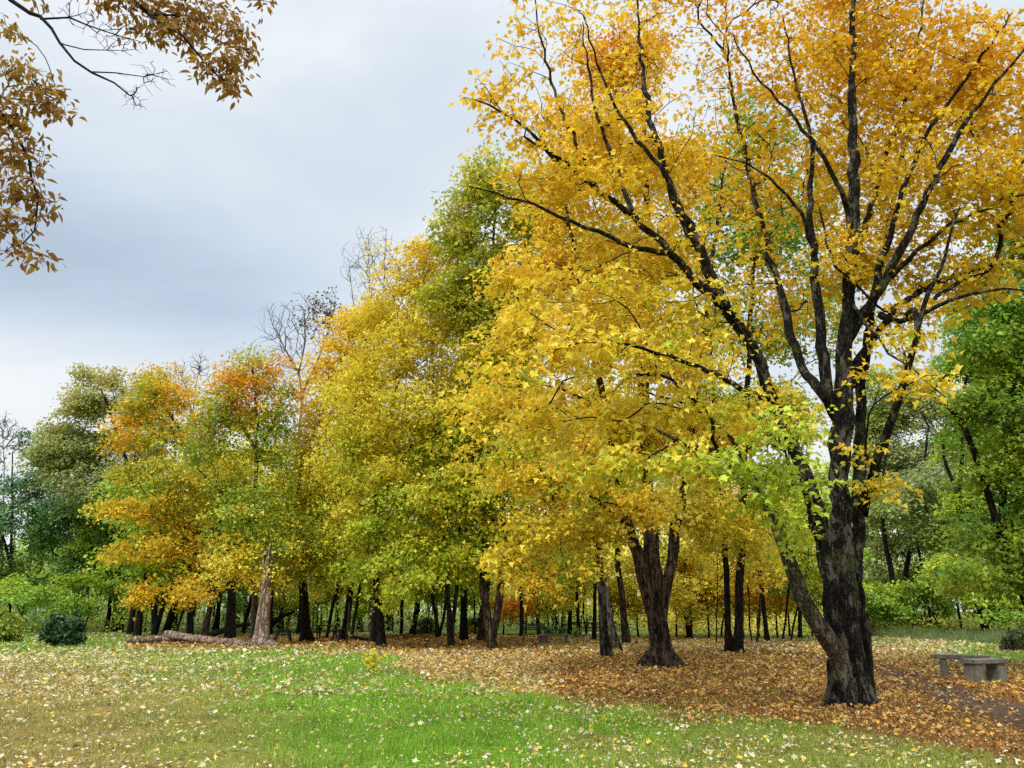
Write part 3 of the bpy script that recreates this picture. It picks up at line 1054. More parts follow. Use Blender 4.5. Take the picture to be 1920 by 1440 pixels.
def hero():
    Y = D(1322)
    base = ground_pt(1605, 1322)
    pale = ('low_limb', 'bark_pale_limb', 'pale lichen-covered low limb leaning left')
    L = [
        stem(1600, 1324, [(1598, 1270), (1590, 1210), (1584, 1150), (1582, 1080), (1580, 1010), (1576, 950), (1572, 890), (1572, 830), (1579, 760), (1585, 680), (1588, 600), (1596, 500), (1600, 400), (1600, 300), (1598, 180), (1600, 60, .3), (1602, -80, .3)], (24, 3.5), flute=(7, 1.0, .24), e=.8),
        dict(stem(1628, 1318, [(1622, 1270, .1), (1614, 1200, .1), (1606, 1120, .1), (1606, 1050, .1), (1609, 990, .1), (1609, 930, .15), (1612, 860, .2), (1613, 790, .2), (1616, 720, .3), (1625, 640, .5), (1640, 560, .7), (1665, 430, 1), (1690, 300, 1.3), (1730, 180, 1.6), (1760, 60, 2)], (13, 2), flute=(5, .8, .25), own=True)),
        dict(stem(1578, 1322, [(1576, 1250, -.1), (1568, 1160, -.15), (1556, 1070, -.2), (1538, 990, -.2), (1512, 900, -.3), (1480, 820, -.4), (1450, 750, -.5), (1422, 680, -.6), (1398, 630, -.7), (1365, 585, -.8), (1320, 540, -1), (1260, 475, -1.2), (1190, 410, -1.4), (1120, 355, -1.5), (1050, 300, -1.6), (985, 255, -1.7)], (19, 2), flute=(4, .8, .25), own=True)),
        LP([(1598, 1334, -.12), (1594, 1300, -.16), (1586, 1262, -.22), (1570, 1224, -.3), (1546, 1190, -.4), (1516, 1140, -.5), (1493, 1090, -.6), (1475, 1040, -.7), (1455, 990, -.8), (1430, 940, -.9), (1395, 880, -1), (1350, 850, -1.3), (1290, 835, -1.8), (1230, 800, -2.3)], Y, (21, 1.5), own=True, part=pale, e=.75),
        LP([(1604, 1075, -.05), (1611, 1030, -.1), (1613, 985, -.12), (1606, 940, 0)], Y, (9.5, 8), own=True),
        LP([(1365, 585, -.8), (1336, 525, -.9), (1300, 440, -1), (1265, 370, -1), (1240, 290, -.9), (1215, 200, -.8), (1200, 80, -.6), (1195, -30, -.5)], Y, (11.049999999999999, 1.3)),
        LP([(1576, 790), (1556, 750, -.2), (1546, 690, -.3), (1540, 600, -.3), (1527, 480, -.3), (1521, 380, -.3), (1518, 250, -.3), (1490, 150, -.4), (1470, 30, -.4)], Y, (10.2, 1.3)),
        LP([(1556, 755, -.2), (1520, 715, .2), (1490, 650, .5), (1470, 570, .8), (1450, 500, 1), (1425, 410, 1.2), (1400, 300, 1.5), (1370, 150, 1.8), (1360, 0, 2)], Y, (9.35, 1.1)),
        LP([(1612, 965), (1640, 880, -.4), (1665, 800, -.8), (1690, 735, -1.1), (1712, 660, -1.4), (1735, 570, -1.7), (1770, 480, -2), (1800, 380, -2.2)], Y, (10.2, 1.3)),
        LP([(1590, 720), (1625, 650, .2), (1680, 580, .1), (1760, 530, 0), (1850, 500, -.2), (1930, 480, -.5), (2050, 470, -.8)], Y, (9.35, 1.3)),
        LP([(1588, 640), (1640, 560, -.4), (1690, 470, -.9), (1740, 360, -1.3), (1800, 250, -1.7), (1880, 140, -2), (1960, 50, -2.4)], Y, (10.2, 1.1)),
        LP([(1598, 480), (1630, 400, .4), (1665, 280, .6), (1700, 190, .8), (1720, 80, 1), (1740, -50, 1.2)], Y, (7.6499999999999995, 1.1)),
        LP([(1450, 750, -.5), (1400, 735, -1.2), (1330, 695, -2), (1230, 660, -2.6), (1120, 640, -3), (1020, 655, -3.2)], Y, (6.8, 1.1)),
        LP([(1260, 475, -1.2), (1190, 465, -1.6), (1100, 425, -2), (1000, 385, -2.2), (930, 365, -2.3), (880, 350, -2.4)], Y, (5.95, 1.1)),
        LP([(1430, 940, -.9), (1395, 860, -.6), (1335, 790, 0), (1250, 745, .6), (1150, 720, 1)], Y, (6.8, 1.1)),
        LP([(1120, 355, -1.5), (1080, 270, -1.6), (1040, 170, -1.6), (1010, 60, -1.6), (1000, -20, -1.6)], Y, (4.25, 1.1)),
        LP([(1190, 410, -1.4), (1150, 300, -1.5), (1110, 180, -1.6), (1090, 40, -1.6)], Y, (5.1, 1.1)),
        LP([(1590, 560), (1650, 640, -1.5), (1720, 700, -2.2), (1770, 745, -2.4)], Y, (4.25, 1.1)),
        LP([(1606, 600), (1670, 520, -.3), (1760, 440, -.8), (1850, 390, -1.2), (1960, 350, -1.6)], Y, (8, 1)),
        LP([(1640, 560, -.4), (1680, 400, -.6), (1740, 250, -.9), (1830, 120, -1.3), (1900, 20, -1.6)], Y, (8, 1)),
        LP([(1596, 420), (1570, 340, -.5), (1520, 260, -.8), (1460, 190, -1), (1400, 120, -1.2), (1370, 60, -1.3)], Y, (6, 1)),
        LP([(1527, 480, -.3), (1500, 400, -.6), (1440, 330, -.9), (1340, 290, -1.2)], Y, (5, 1)),
        LP([(1290, 440, -1), (1250, 330, -1.4), (1180, 240, -1.6), (1120, 120, -1.8), (1090, 20, -1.9)], Y, (6, 1)),
        LP([(1040, 300, -1.6), (990, 240, -1.9), (920, 200, -2), (870, 180, -2)], Y, (4, 1)),
        LP([(1650, 590, .2), (1700, 600, -.8), (1790, 560, -1.3), (1880, 540, -1.6), (1960, 560, -1.8)], Y, (7, 1)),
        LP([(1640, 880, -.4), (1620, 830, -1), (1640, 760, -1.5)], Y, (4, 1)),
        LP([(1512, 900, -.3), (1490, 890, -1.4), (1470, 850, -2.4), (1440, 830, -3)], Y, (4.25, 1.1)),
    ]
    b = [
        B(915, 190, 55, 60, Y - 1.9, wt=.7), B(960, 110, 50, 90, Y - 1.7, wt=.5), B(1040, 60, 90, 100, Y - 1.6, wt=.55), B(1000, 220, 90, 70, Y - 1.8, wt=.9),
        B(1120, 200, 100, 110, Y - 1.5, wt=.7), B(1210, 60, 110, 120, Y - .7, wt=.55), B(1230, 240, 120, 120, Y - 1.1), B(1380, 70, 110, 110, Y + .8, wt=.5), B(1400, 260, 120, 130, Y + 1),
        B(1060, 340, 120, 70, Y - 1.8), B(1200, 430, 130, 80, Y - 1.5), B(1340, 440, 110, 110, Y - .5), B(1110, 530, 140, 60, Y - 2.2), B(1280, 560, 130, 70, Y - 1.6),
        B(1500, 120, 110, 140, Y, wt=.9), B(1500, 330, 110, 120, Y + .2), B(1620, 60, 120, 120, Y + .6), B(1650, 250, 120, 130, Y + .6, wt=1.1), B(1480, 540, 100, 90, Y + .9),
        B(1760, 110, 140, 150, Y - .4, wt=1.2), B(1900, 120, 130, 150, Y - 1.6, wt=1.2), B(1800, 300, 150, 120, Y - 1.2, wt=1.2), B(1920, 350, 120, 130, Y - 1.8), B(1700, 430, 120, 90, Y - .6),
        B(1860, 500, 110, 70, Y - .8), B(1750, 560, 80, 50, Y - 1.4), B(1600, 470, 80, 80, Y - .9), B(1700, 640, 60, 40, Y - 1.6, wt=1.2), B(1730, 715, 75, 34, Y - 2.2, wt=1.7), B(1640, 700, 40, 40, Y - 1.8),
        B(940, 690, 80, 40, Y - 3.1, wt=1.3), B(1060, 660, 110, 50, Y - 3), B(1200, 670, 120, 55, Y - 2.4), B(1330, 660, 90, 55, Y - 1.8), B(1000, 600, 90, 40, Y - 2.7),
        B(1160, 770, 120, 45, Y - .4), B(1290, 770, 110, 50, Y - 1.6), B(1020, 780, 90, 40, Y - 1.6), B(1250, 860, 120, 34, Y - 2.6, wt=1.4), B(1120, 880, 80, 30, Y - 2.6, wt=1.3),
        B(1400, 880, 80, 40, Y - 2, wt=1.2), B(1480, 790, 90, 34, Y - 2.8, wt=1.9), B(1500, 900, 45, 60, Y - 2.6, wt=1.6), B(1480, 1010, 42, 45, Y - 1.6, wt=1.6), B(1410, 960, 50, 40, Y - 1.6),
        B(1655, 905, 42, 32, Y - .9, wt=2.0), B(1620, 840, 34, 26, Y - .9, wt=1.3), B(1390, 760, 70, 40, Y - 1.4),
        B(1300, -130, 220, 110, Y, wt=.5), B(1650, -130, 220, 120, Y, wt=.7), B(2060, 250, 90, 170, Y - 1.5, wt=.6),
    ]
    b = [(c_ + np.array([0, .75, .03]) if (c_[2] > 6.5 and c_[0] > 1.2) else c_, r_, w_) for c_, r_, w_ in b]
    lc = P(1485, 870, Y - 2.6)

    def tf(p):
        z = p[:, 2]
        t = 0.36 + 0.052 * (z - 6.5)
        t = t - 0.30 * np.exp(-np.linalg.norm((p - lc) / np.array([1.0, 2.2, 1.3]), axis=1) ** 2)
        t -= 0.16 * sst(4.8, 3.2, z) * (p[:, 0] < 5.6)
        return t

    def thin(p, rs):
        px, py = to_px(p[:, 0], p[:, 1], p[:, 2])
        k = 1 - 0.55 * sst(330, 150, py) * sst(1560, 1400, px)
        k = k * (1 - .5 * sst(1240, 1320, px) * sst(1560, 1500, px) * sst(160, 220, py) * sst(720, 650, py))
        k = k * (1 - .35 * sst(1560, 1640, px) * sst(520, 560, py))
        return rs.uniform(size=len(p)) < k
    make_tree('maple_tree', 'big golden forked maple with mossy dark trunk beside the dark path', 'tree', base, L, b,
              dict(tips=3000, leaves=60000, size=.102, kind='maple', pal=[LIME, YEL, YEL, GOLD, GOLD, (0.86, 0.52, 0.03), ORANGE], tf=tf, thin=thin, cvar=.13,
                   bark='bark_hero', twigbark='bark_black', seg=.22, tseg=.3, spray=.38, fine=True, clear=3.2, twig=.0062, split_r=.045, shell=2.2, rcap=.09, tilt=.5, rough=.3, thick=.1, jit=.02, jb=False), 101)


def big_trees():
    # second maple, three-stemmed
    Y = D(1252)
    L = [stem(1240, 1252, [(1238, 1215), (1234, 1170), (1230, 1120), (1222, 1040), (1212, 930), (1205, 800), (1210, 650), (1215, 450), (1210, 250), (1205, 120)], (18, 3), flute=(8, 1.7, .28)),
         LP([(1234, 1175, -.2), (1212, 1110, -.2), (1194, 1040, -.3), (1176, 985, -.5), (1163, 900, -1), (1140, 780, -1.5), (1110, 640, -2), (1080, 480, -2), (1050, 330, -2)], Y, (12.5, 2.5), own=True),
         LP([(1240, 1165, -.1), (1254, 1080, 0), (1268, 990, .2), (1285, 900, .5), (1300, 780, 1), (1320, 620, 1.4), (1340, 450, 2), (1360, 300, 2)], Y, (11, 3), own=True),
         LP([(1176, 985, -.5), (1120, 940, -2), (1060, 900, -3), (1000, 900, -3.5)], Y, (6.8, 1.1)),
         LP([(1140, 780, -1.5), (1080, 740, -2.5), (1010, 720, -3)], Y, (6.8, 1.1))]
    b = [B(1150, 150, 100, 80, Y), B(1230, 110, 70, 70, Y, wt=.8), B(1080, 260, 90, 80, Y - 1), B(1200, 300, 120, 90, Y), B(1060, 380, 80, 70, Y - 1.5), B(960, 510, 70, 50, Y - 3, wt=1.5), B(1310, 300, 80, 80, Y + 2, wt=.6),
         B(1080, 500, 110, 70, Y - 1), B(1230, 480, 120, 90, Y), B(980, 620, 90, 50, Y - 3), B(1120, 640, 120, 70, Y - 2), B(1280, 650, 120, 90, Y),
         B(950, 760, 90, 50, Y - 3.5), B(1070, 780, 120, 60, Y - 2.5), B(1220, 800, 130, 60, Y - 1), B(1340, 800, 90, 80, Y + 2), B(960, 880, 80, 45, Y - 3.5), B(1080, 900, 110, 50, Y - 3),
         B(1010, 980, 80, 50, Y - 3.5), B(1110, 1000, 70, 55, Y - 2), B(960, 1050, 45, 40, Y - 3.5), B(1000, 1090, 45, 30, Y - 3.5), B(1200, 940, 90, 40, Y - 3), B(1330, 960, 80, 50, Y + .5), B(1400, 1000, 50, 40, Y), B(1090, 1060, 50, 30, Y - 2.8)]

    def tf(p):
        t = 0.30 + 0.030 * (p[:, 2] - 5)
        return t
    make_tree('maple_tree', 'three-stemmed brown-barked maple with flared roots and orange-gold crown', 'tree', ground_pt(1240, 1252), L, b,
              dict(tips=1500, leaves=58000, size=.125, kind='lobed', pal=[(0.5, 0.48, 0.03), MUST, YEL, GOLD, GOLD, ORANGE, (0.62, 0.24, 0.015)], tf=tf, cvar=.16, bark='bark_brown', twigbark='bark_dark',
                   seg=.45, spray=.55, clear=2.5, twig=.007, split_r=.06, rcap=.09, rough=.16), 202)
    # forked green maple, tall behind
    Y = D(1218)
    L = [stem(925, 1218, [(923, 1198), (930, 1160), (938, 1110), (944, 1040), (940, 900), (935, 700), (925, 500), (930, 350)], (7.5, 2), flute=(5, .5, .3)),
         LP([(922, 1200, 0), (912, 1150, 0), (905, 1100, 0), (908, 1000, 0), (890, 850, 0), (875, 700, 0), (870, 560, 0)], Y, (8, 2), own=True)]
    b = [B(930, 345, 60, 60, Y), B(885, 400, 45, 55, Y), B(862, 375, 26, 40, Y, wt=1.3), B(850, 460, 40, 45, Y, wt=1.3), B(845, 560, 60, 60, Y, wt=1.2), B(900, 600, 60, 60, Y), B(1000, 420, 80, 80, Y), B(1060, 330, 80, 60, Y), B(900, 510, 60, 70, Y), B(980, 560, 80, 80, Y), B(880, 640, 60, 60, Y, wt=.8), B(960, 700, 90, 80, Y),
         B(890, 780, 80, 60, Y), B(960, 860, 80, 60, Y), B(880, 920, 80, 55, Y), B(930, 1000, 70, 40, Y), B(870, 1050, 60, 35, Y), B(1130, 450, 70, 80, Y)]
    make_tree('maple_tree', 'tall green and yellow maple with V-forked dark trunk, left of the three-stemmed maple', 'tree', ground_pt(925, 1218), L, b,
              dict(tips=1300, leaves=56000, size=.17, kind='lobed', pal=[LIME, MUST, YEL, (0.6, 0.58, 0.05), (0.42, 0.48, 0.05), (0.34, 0.43, 0.04), (0.68, 0.58, 0.05), (0.74, 0.6, 0.05)], tf=lambda p: 0.1 + 0.047 * (p[:, 2] - 5), cvar=.25, bark='bark_brown', twigbark='bark_dark', seg=.6, spray=.75, clear=3, twig=.01, rcap=.09), 203)
    # twin-trunk tree between the two maples
    Y = D(1225)
    L = [stem(1384, 1226, [(1385, 1180), (1387, 1100), (1390, 1020), (1394, 900), (1400, 760), (1410, 560), (1420, 400), (1430, 250)], (9, 2), flute=(5, .5, .3)),
         dict(stem(1368, 1225, [(1367, 1180), (1364, 1100), (1357, 1010), (1352, 930), (1340, 800), (1330, 620), (1320, 450)], (6.5, 2), own=True, flute=(4, .5, .3)))]
    b = [B(1330, 360, 90, 90, Y), B(1430, 280, 100, 100, Y), B(1380, 470, 110, 90, Y), B(1500, 420, 90, 120, Y), B(1340, 600, 110, 80, Y), B(1470, 600, 110, 90, Y), B(1330, 740, 100, 70, Y), B(1460, 780, 110, 80, Y),
         B(1320, 880, 90, 60, Y), B(1430, 940, 90, 60, Y), B(1320, 1010, 80, 40, Y), B(1420, 1050, 60, 35, Y), B(1560, 560, 60, 120, Y, wt=.6)]
    make_tree('forest_tree', 'twin-trunked tree with greenish dark bark between the two golden maples', 'tree', ground_pt(1376, 1225), L, b,
              dict(tips=800, leaves=24000, size=.17, kind='lobed', pal=[MUST, MUST, OLIVE, (0.4, 0.46, 0.04), BGREEN, GREEN], tf=lambda p: 0.1 + 0.06 * (p[:, 2] - 4), cvar=.25, bark='bark_dark', seg=.6, spray=.75, clear=3, twig=.01), 204)
    # mustard maples of the left slope of crowns
    Y = D(1213)
    L = [stem(716, 1213, [(711, 1150), (706, 1080), (700, 1000), (710, 900), (730, 780), (760, 660), (785, 540)], (7.4, 1.5), e=1.25, flute=(6, .6, .25)),
         LP([(700, 1000, 0), (670, 900, 0), (660, 800, 0), (690, 700, 0)], Y, (5.95, 1.1)), LP([(710, 900, 0), (780, 830, -1), (840, 760, -2)], Y, (5.95, 1.1))]
    b = [B(800, 480, 45, 45, Y), B(770, 540, 70, 60, Y), B(840, 590, 70, 60, Y), B(720, 600, 55, 60, Y), B(780, 660, 90, 70, Y - 1), B(690, 700, 70, 60, Y), B(860, 720, 80, 70, Y), B(760, 780, 100, 60, Y - 2), B(680, 830, 80, 60, Y - 1),
         B(830, 840, 90, 50, Y - 2), B(720, 900, 100, 50, Y - 2), B(820, 940, 90, 45, Y - 2), B(690, 980, 90, 45, Y - 2), B(790, 1020, 90, 40, Y - 2.5), B(700, 1060, 60, 28, Y - 2.5), B(760, 1090, 70, 24, Y - 3), B(850, 1060, 60, 30, Y - 2)]
    make_tree('maple_tree', 'tall mustard-yellow maple crown rising in the middle of the tree line', 'tree', ground_pt(716, 1213), L, b,
              dict(tips=1300, leaves=54000, zs=1.25, size=.14, kind='lobed', pal=[LIME, (0.5, 0.5, 0.03), MUST, YEL, MUST, MUST, (0.82, 0.58, 0.04)], tf=lambda p: -0.02 + 0.058 * (p[:, 2] - 3.8), cvar=.2, bark='bark_dark', seg=.6, spray=.75, clear=3, twig=.01, thick=.13), 205)
    Y = D(1204)
    L = [stem(576, 1204, [(572, 1150), (569, 1080), (566, 1000), (580, 900), (620, 780), (660, 680)], (8, 1.5), e=1.25, flute=(6, .9, .35)),
         LP([(566, 1000, 0), (560, 920, 0), (575, 830, 0)], Y, (5.95, 1.1))]
    b = [B(690, 590, 40, 35, Y), B(660, 640, 50, 50, Y), B(620, 700, 45, 50, Y), B(680, 710, 50, 50, Y), B(590, 780, 40, 50, Y), B(640, 800, 60, 55, Y), B(580, 860, 45, 45, Y), B(640, 890, 70, 50, Y - 1), B(570, 950, 55, 40, Y), B(640, 970, 65, 40, Y - 1), B(590, 1030, 70, 35, Y - 1), B(545, 1065, 60, 24, Y - 2), B(640, 1060, 60, 28, Y - 1)]
    make_tree('maple_tree', 'golden-topped maple over the stout black trunk beside the picnic benches', 'tree', ground_pt(576, 1204), L, b,
              dict(tips=1000, leaves=38000, zs=1.25, size=.145, kind='lobed', pal=[LIME, MUST, MUST, YEL, GOLD, GOLD], tf=lambda p: 0.05 + 0.07 * (p[:, 2] - 3.5), cvar=.2, bark='bark_dark', seg=.7, spray=.8, clear=3, twig=.011, thick=.13), 206)
    # orange and green crown behind the snag
    Y = D(1208)
    L = [stem(474, 1208, [(477, 1160), (478, 1080), (478, 1000), (480, 900), (482, 820), (478, 740), (472, 690)], (6.5, 1.5), flute=(5, .7, .3)),
         LP([(478, 1000, 0), (450, 950, 0), (405, 915, -.5), (370, 880, -1)], Y, (5.1, 1.1)), LP([(481, 860, 0), (510, 800, 0), (530, 740, 0)], Y, (4, 2)), LP([(481, 850, 0), (450, 790, 0), (425, 740, 0)], Y, (4, 2))]
    b = [B(465, 680, 40, 28, Y), B(420, 715, 45, 32, Y), B(505, 700, 45, 35, Y), B(395, 770, 50, 36, Y), B(450, 770, 60, 45, Y), B(530, 760, 40, 45, Y, wt=.7), B(410, 840, 60, 40, Y), B(500, 830, 45, 40, Y, wt=.6), B(440, 910, 60, 40, Y), B(530, 900, 45, 50, Y, wt=.8),
         B(480, 960, 70, 35, Y - 1), B(420, 1000, 55, 30, Y - 1.5), B(510, 1010, 60, 30, Y - 1.5), B(440, 1055, 60, 25, Y - 2), B(510, 1065, 50, 22, Y - 2), B(560, 1000, 45, 35, Y)]
    make_tree('maple_tree', 'grey-trunked maple with orange top and green middle, beside the pale snag', 'tree', ground_pt(474, 1208), L, b,
              dict(tips=760, leaves=24000, zs=1.45, size=.145, kind='lobed', pal=[YEL, MUST, (0.45, 0.55, 0.05), (0.26, 0.40, 0.04), (0.30, 0.42, 0.04), (0.5, 0.5, 0.04), (0.74, 0.5, 0.04), ORANGE, (0.84, 0.38, 0.04)], tf=lambda p: 0.04 + 0.060 * (p[:, 2] - 3), cvar=.32, cscale=1.1, bark='bark_grey', seg=.6, spray=.7, clear=3, twig=.01, thick=.16), 207)
    Y = D(1199)
    L = [stem(432, 1199, [(433, 1150), (434, 1090), (430, 1030), (415, 960), (385, 890), (345, 820), (310, 760)], (9, 2), flute=(5, .6, .3)),
         LP([(430, 1030, 0), (380, 1000, -1), (310, 980, -2), (250, 960, -3)], Y, (5.1, 1.1)), LP([(434, 1090, 0), (390, 1070, -1), (340, 1100, -2.5), (290, 1110, -3)], Y, (4.25, 1.1))]
    b = [B(280, 712, 40, 24, Y - 2), B(320, 745, 50, 35, Y - 2), B(255, 770, 40, 26, Y - 2), B(365, 735, 30, 20, Y - 2, wt=.6), B(240, 815, 50, 24, Y - 3), B(310, 820, 70, 35, Y - 2), B(370, 820, 50, 40, Y - 1), B(250, 880, 48, 20, Y - 3), B(320, 890, 70, 30, Y - 3), B(380, 900, 50, 40, Y - 1),
         B(215, 950, 45, 16, Y - 4, wt=1.6), B(280, 960, 60, 25, Y - 3), B(350, 970, 60, 35, Y - 2), B(235, 1035, 40, 14, Y - 4, wt=1.6), B(300, 1030, 50, 22, Y - 3), B(262, 1112, 34, 16, Y - 4, wt=2.2), B(345, 1105, 48, 20, Y - 4, wt=2), B(390, 1040, 50, 30, Y - 2)]
    make_tree('maple_tree', 'wide orange-gold maple spreading low branches over the two grey logs', 'tree', ground_pt(432, 1199), L, b,
              dict(tips=850, leaves=26000, zs=1.4, size=.145, kind='lobed', pal=[GOLD, (0.8, 0.52, 0.03), MUST, (0.34, 0.44, 0.04), (0.42, 0.48, 0.04), (0.74, 0.54, 0.03), (0.8, 0.5, 0.03), (0.84, 0.42, 0.03)], tf=lambda p: 0.03 + 0.068 * (p[:, 2] - 3), cvar=.3, cscale=1.1, bark='bark_dark', seg=.6, spray=.7, clear=2.5, twig=.01, thick=.14), 208)
    # far left greens
    Y = D(1188)
    L = [stem(290, 1190, [(288, 1140), (280, 1050), (262, 960), (240, 880), (215, 800), (190, 730)], (6, 2))]
    b = [B(165, 700, 28, 20, Y), B(215, 712, 32, 28, Y), B(240, 760, 45, 40, Y), B(180, 770, 45, 35, Y), B(130, 810, 40, 30, Y), B(200, 840, 60, 45, Y), B(120, 870, 50, 35, Y), B(270, 860, 45, 60, Y), B(170, 920, 70, 45, Y), B(95, 805, 30, 20, Y), B(270, 720, 40, 40, Y), B(150, 760, 40, 40, Y), B(90, 850, 40, 30, Y), B(290, 780, 40, 50, Y), B(220, 900, 70, 40, Y), B(130, 850, 60, 40, Y)]
    make_tree('forest_tree', 'pale olive-green tree with feathery top behind the wide orange maple', 'tree', ground_pt(290, 1190), L, b,
              dict(tips=1000, leaves=48000, size=.18, kind='quad', pal=[DSAGE, SAGE, (0.42, 0.46, 0.14), (0.5, 0.48, 0.14), (0.52, 0.44, 0.12)], tf=lambda p: 0.0 + 0.05 * (p[:, 2] - 5), cvar=.25, bark='bark_dark', seg=1, spray=.8, clear=5, twig=.012, split_r=0), 209)
    Y = D(1185)
    L = [stem(227, 1185, [(228, 1160), (222, 1135), (208, 1098), (190, 1068), (150, 1050), (100, 1040)], (5.5, 2)), LP([(222, 1135, 0), (222, 1090, 0), (210, 1040, 0), (200, 980, 0)], Y, (3, 1.5)), LP([(190, 1068, 0), (160, 1000, 0), (140, 940, 0)], Y, (3, 1.5))]
    b = [B(150, 960, 70, 50, Y), B(90, 1000, 60, 50, Y), B(210, 1000, 60, 60, Y), B(140, 1050, 70, 40, Y), B(70, 930, 50, 50, Y), B(200, 1075, 50, 30, Y), B(110, 1100, 50, 24, Y), B(260, 1060, 30, 40, Y)]
    make_tree('forest_tree', 'dark green spreading tree with a crooked black trunk above the round bush', 'tree', ground_pt(227, 1185), L, b,
              dict(tips=500, leaves=24000, size=.18, kind='quad', pal=[(0.1, 0.2, 0.02), DGREEN, DGREEN, TEAL, (0.08, 0.15, 0.05)], tf=lambda p: 0.0 + 0.07 * (p[:, 2] - 3), cvar=.3, bark='bark_black', seg=1, spray=.8, clear=3, twig=.012, split_r=0), 210)
    Y = D(1186)
    L = [stem(14, 1186, [(16, 1140), (20, 1080), (22, 1000), (24, 920), (22, 850)], (4, 1)), LP([(20, 1060, 0), (0, 980, 0), (-20, 900, 0)], Y, (3, 1.5))]
    b = [B(50, 830, 40, 28, Y, wt=.6), B(10, 900, 40, 40, Y, wt=.5), B(60, 890, 30, 30, Y), B(20, 980, 60, 50, Y, wt=.6), B(-40, 960, 50, 80, Y), B(20, 1060, 50, 45, Y), B(50, 1110, 40, 30, Y), B(-40, 1080, 40, 60, Y)]
    make_tree('forest_tree', 'blue-green thin-leaved tree at the far left end of the tree line', 'tree', ground_pt(14, 1186), L, b,
              dict(tips=450, leaves=15000, size=.17, kind='quad', pal=[(0.16, 0.24, 0.03), DGREEN, TEAL, (0.09, 0.15, 0.08)], cvar=.25, bark='bark_dark', seg=1, spray=.8, clear=3, twig=.012, split_r=0), 211)
    # right hand greens
    Y = D(1252)
    L = [stem(1960, 1252, [(1945, 1180), (1915, 1100), (1885, 1030), (1862, 960), (1845, 900), (1825, 845), (1800, 785), (1770, 755)], (13, 4)),
         LP([(1885, 1030, 0), (1880, 900, .5), (1900, 760, .5), (1890, 620, .5), (1870, 500, .5)], Y, (6.8, 1.1)), LP([(1900, 760, .5), (1950, 640, 0), (1960, 500, 0)], Y, (5.1, 1.1))]
    b = [B(1870, 560, 60, 60, Y), B(1930, 480, 60, 70, Y), B(1830, 650, 60, 60, Y), B(1910, 680, 70, 70, Y), B(1850, 760, 60, 50, Y, wt=.8), B(1930, 820, 70, 70, Y), B(1860, 880, 60, 50, Y, wt=.8), B(1940, 950, 70, 70, Y), B(1880, 1000, 60, 50, Y),
         B(1830, 1010, 40, 40, Y), B(1920, 1080, 60, 40, Y), B(1860, 1085, 50, 26, Y), B(1800, 1075, 48, 24, Y - 1.5, wt=1.4), B(1990, 700, 60, 200, Y), B(1930, 360, 50, 60, Y, wt=.6)]
    lc = P(1790, 1075, Y - 1)
    make_tree('forest_tree', 'dark leaning green tree at the right edge behind the stone benches', 'tree', ground_pt(1960, 1252), L, b,
              dict(tips=1100, leaves=46000, size=.13, kind='lobed', pal=[LIME, (0.3, 0.4, 0.03), BGREEN, (0.16, 0.34, 0.03), (0.10, 0.24, 0.03), (0.26, 0.46, 0.04)], tf=lambda p: 0.5 + 0.01 * (p[:, 2] - 6) - 0.55 * np.exp(-np.linalg.norm(p - lc, axis=1) ** 2 / 1.4), cvar=.28, bark='bark_dark', seg=.5, spray=.6, clear=2.5, twig=.008, thick=.12), 212)
    Y = D(1199)
    L = [stem(1845, 1199, [(1838, 1140), (1818, 1050), (1800, 940), (1806, 820), (1812, 700), (1830, 600)], (6, 2)), LP([(1800, 940, 0), (1770, 850, 0), (1780, 780, 0)], Y, (4, 2))]
    b = [B(1820, 600, 50, 50, Y), B(1860, 700, 60, 60, Y), B(1790, 690, 40, 40, Y, wt=.8), B(1830, 820, 60, 60, Y), B(1900, 880, 60, 60, Y), B(1820, 940, 50, 50, Y), B(1870, 1020, 60, 50, Y), B(1800, 1060, 40, 40, Y), B(1860, 1120, 60, 30, Y), B(1920, 1130, 50, 40, Y), B(1930, 620, 60, 100, Y)]
    make_tree('forest_tree', 'bright green slender tree behind the leaning green tree at the right', 'tree', ground_pt(1845, 1199), L, b,
              dict(tips=700, leaves=34000, size=.19, kind='lobed', pal=[(0.5, 0.56, 0.05), BGREEN, (0.26, 0.44, 0.04), (0.18, 0.34, 0.04)], cvar=.3, bark='bark_dark', seg=.7, spray=.7, clear=2.5, twig=.01), 213)
    Y = D(1188)
    L = [stem(1692, 1190, [(1686, 1150), (1676, 1100), (1663, 1040), (1655, 960), (1660, 860), (1680, 780)], (6, 2)),
         dict(stem(1702, 1190, [(1699, 1130), (1698, 1070), (1712, 1000), (1730, 900), (1740, 800)], (6, 2), own=True))]
    b = [B(1690, 755, 50, 30, Y), B(1650, 800, 40, 40, Y), B(1680, 790, 50, 40, Y), B(1750, 760, 50, 40, Y), B(1800, 760, 40, 50, Y), B(1630, 720, 40, 30, Y, wt=.6), B(1660, 860, 45, 40, Y), B(1720, 860, 60, 50, Y), B(1780, 840, 40, 50, Y), B(1690, 940, 55, 45, Y), B(1750, 940, 55, 45, Y), B(1640, 960, 40, 40, Y), B(1700, 1010, 55, 40, Y), B(1770, 1010, 45, 40, Y), B(1650, 1030, 35, 30, Y), B(1635, 850, 40, 60, Y), B(1630, 780, 40, 40, Y), B(1700, 720, 60, 30, Y, wt=.6), B(1640, 900, 30, 50, Y), B(1720, 1090, 60, 30, Y), B(1780, 930, 50, 60, Y), B(1800, 1060, 40, 40, Y), B(1650, 1090, 30, 25, Y)]
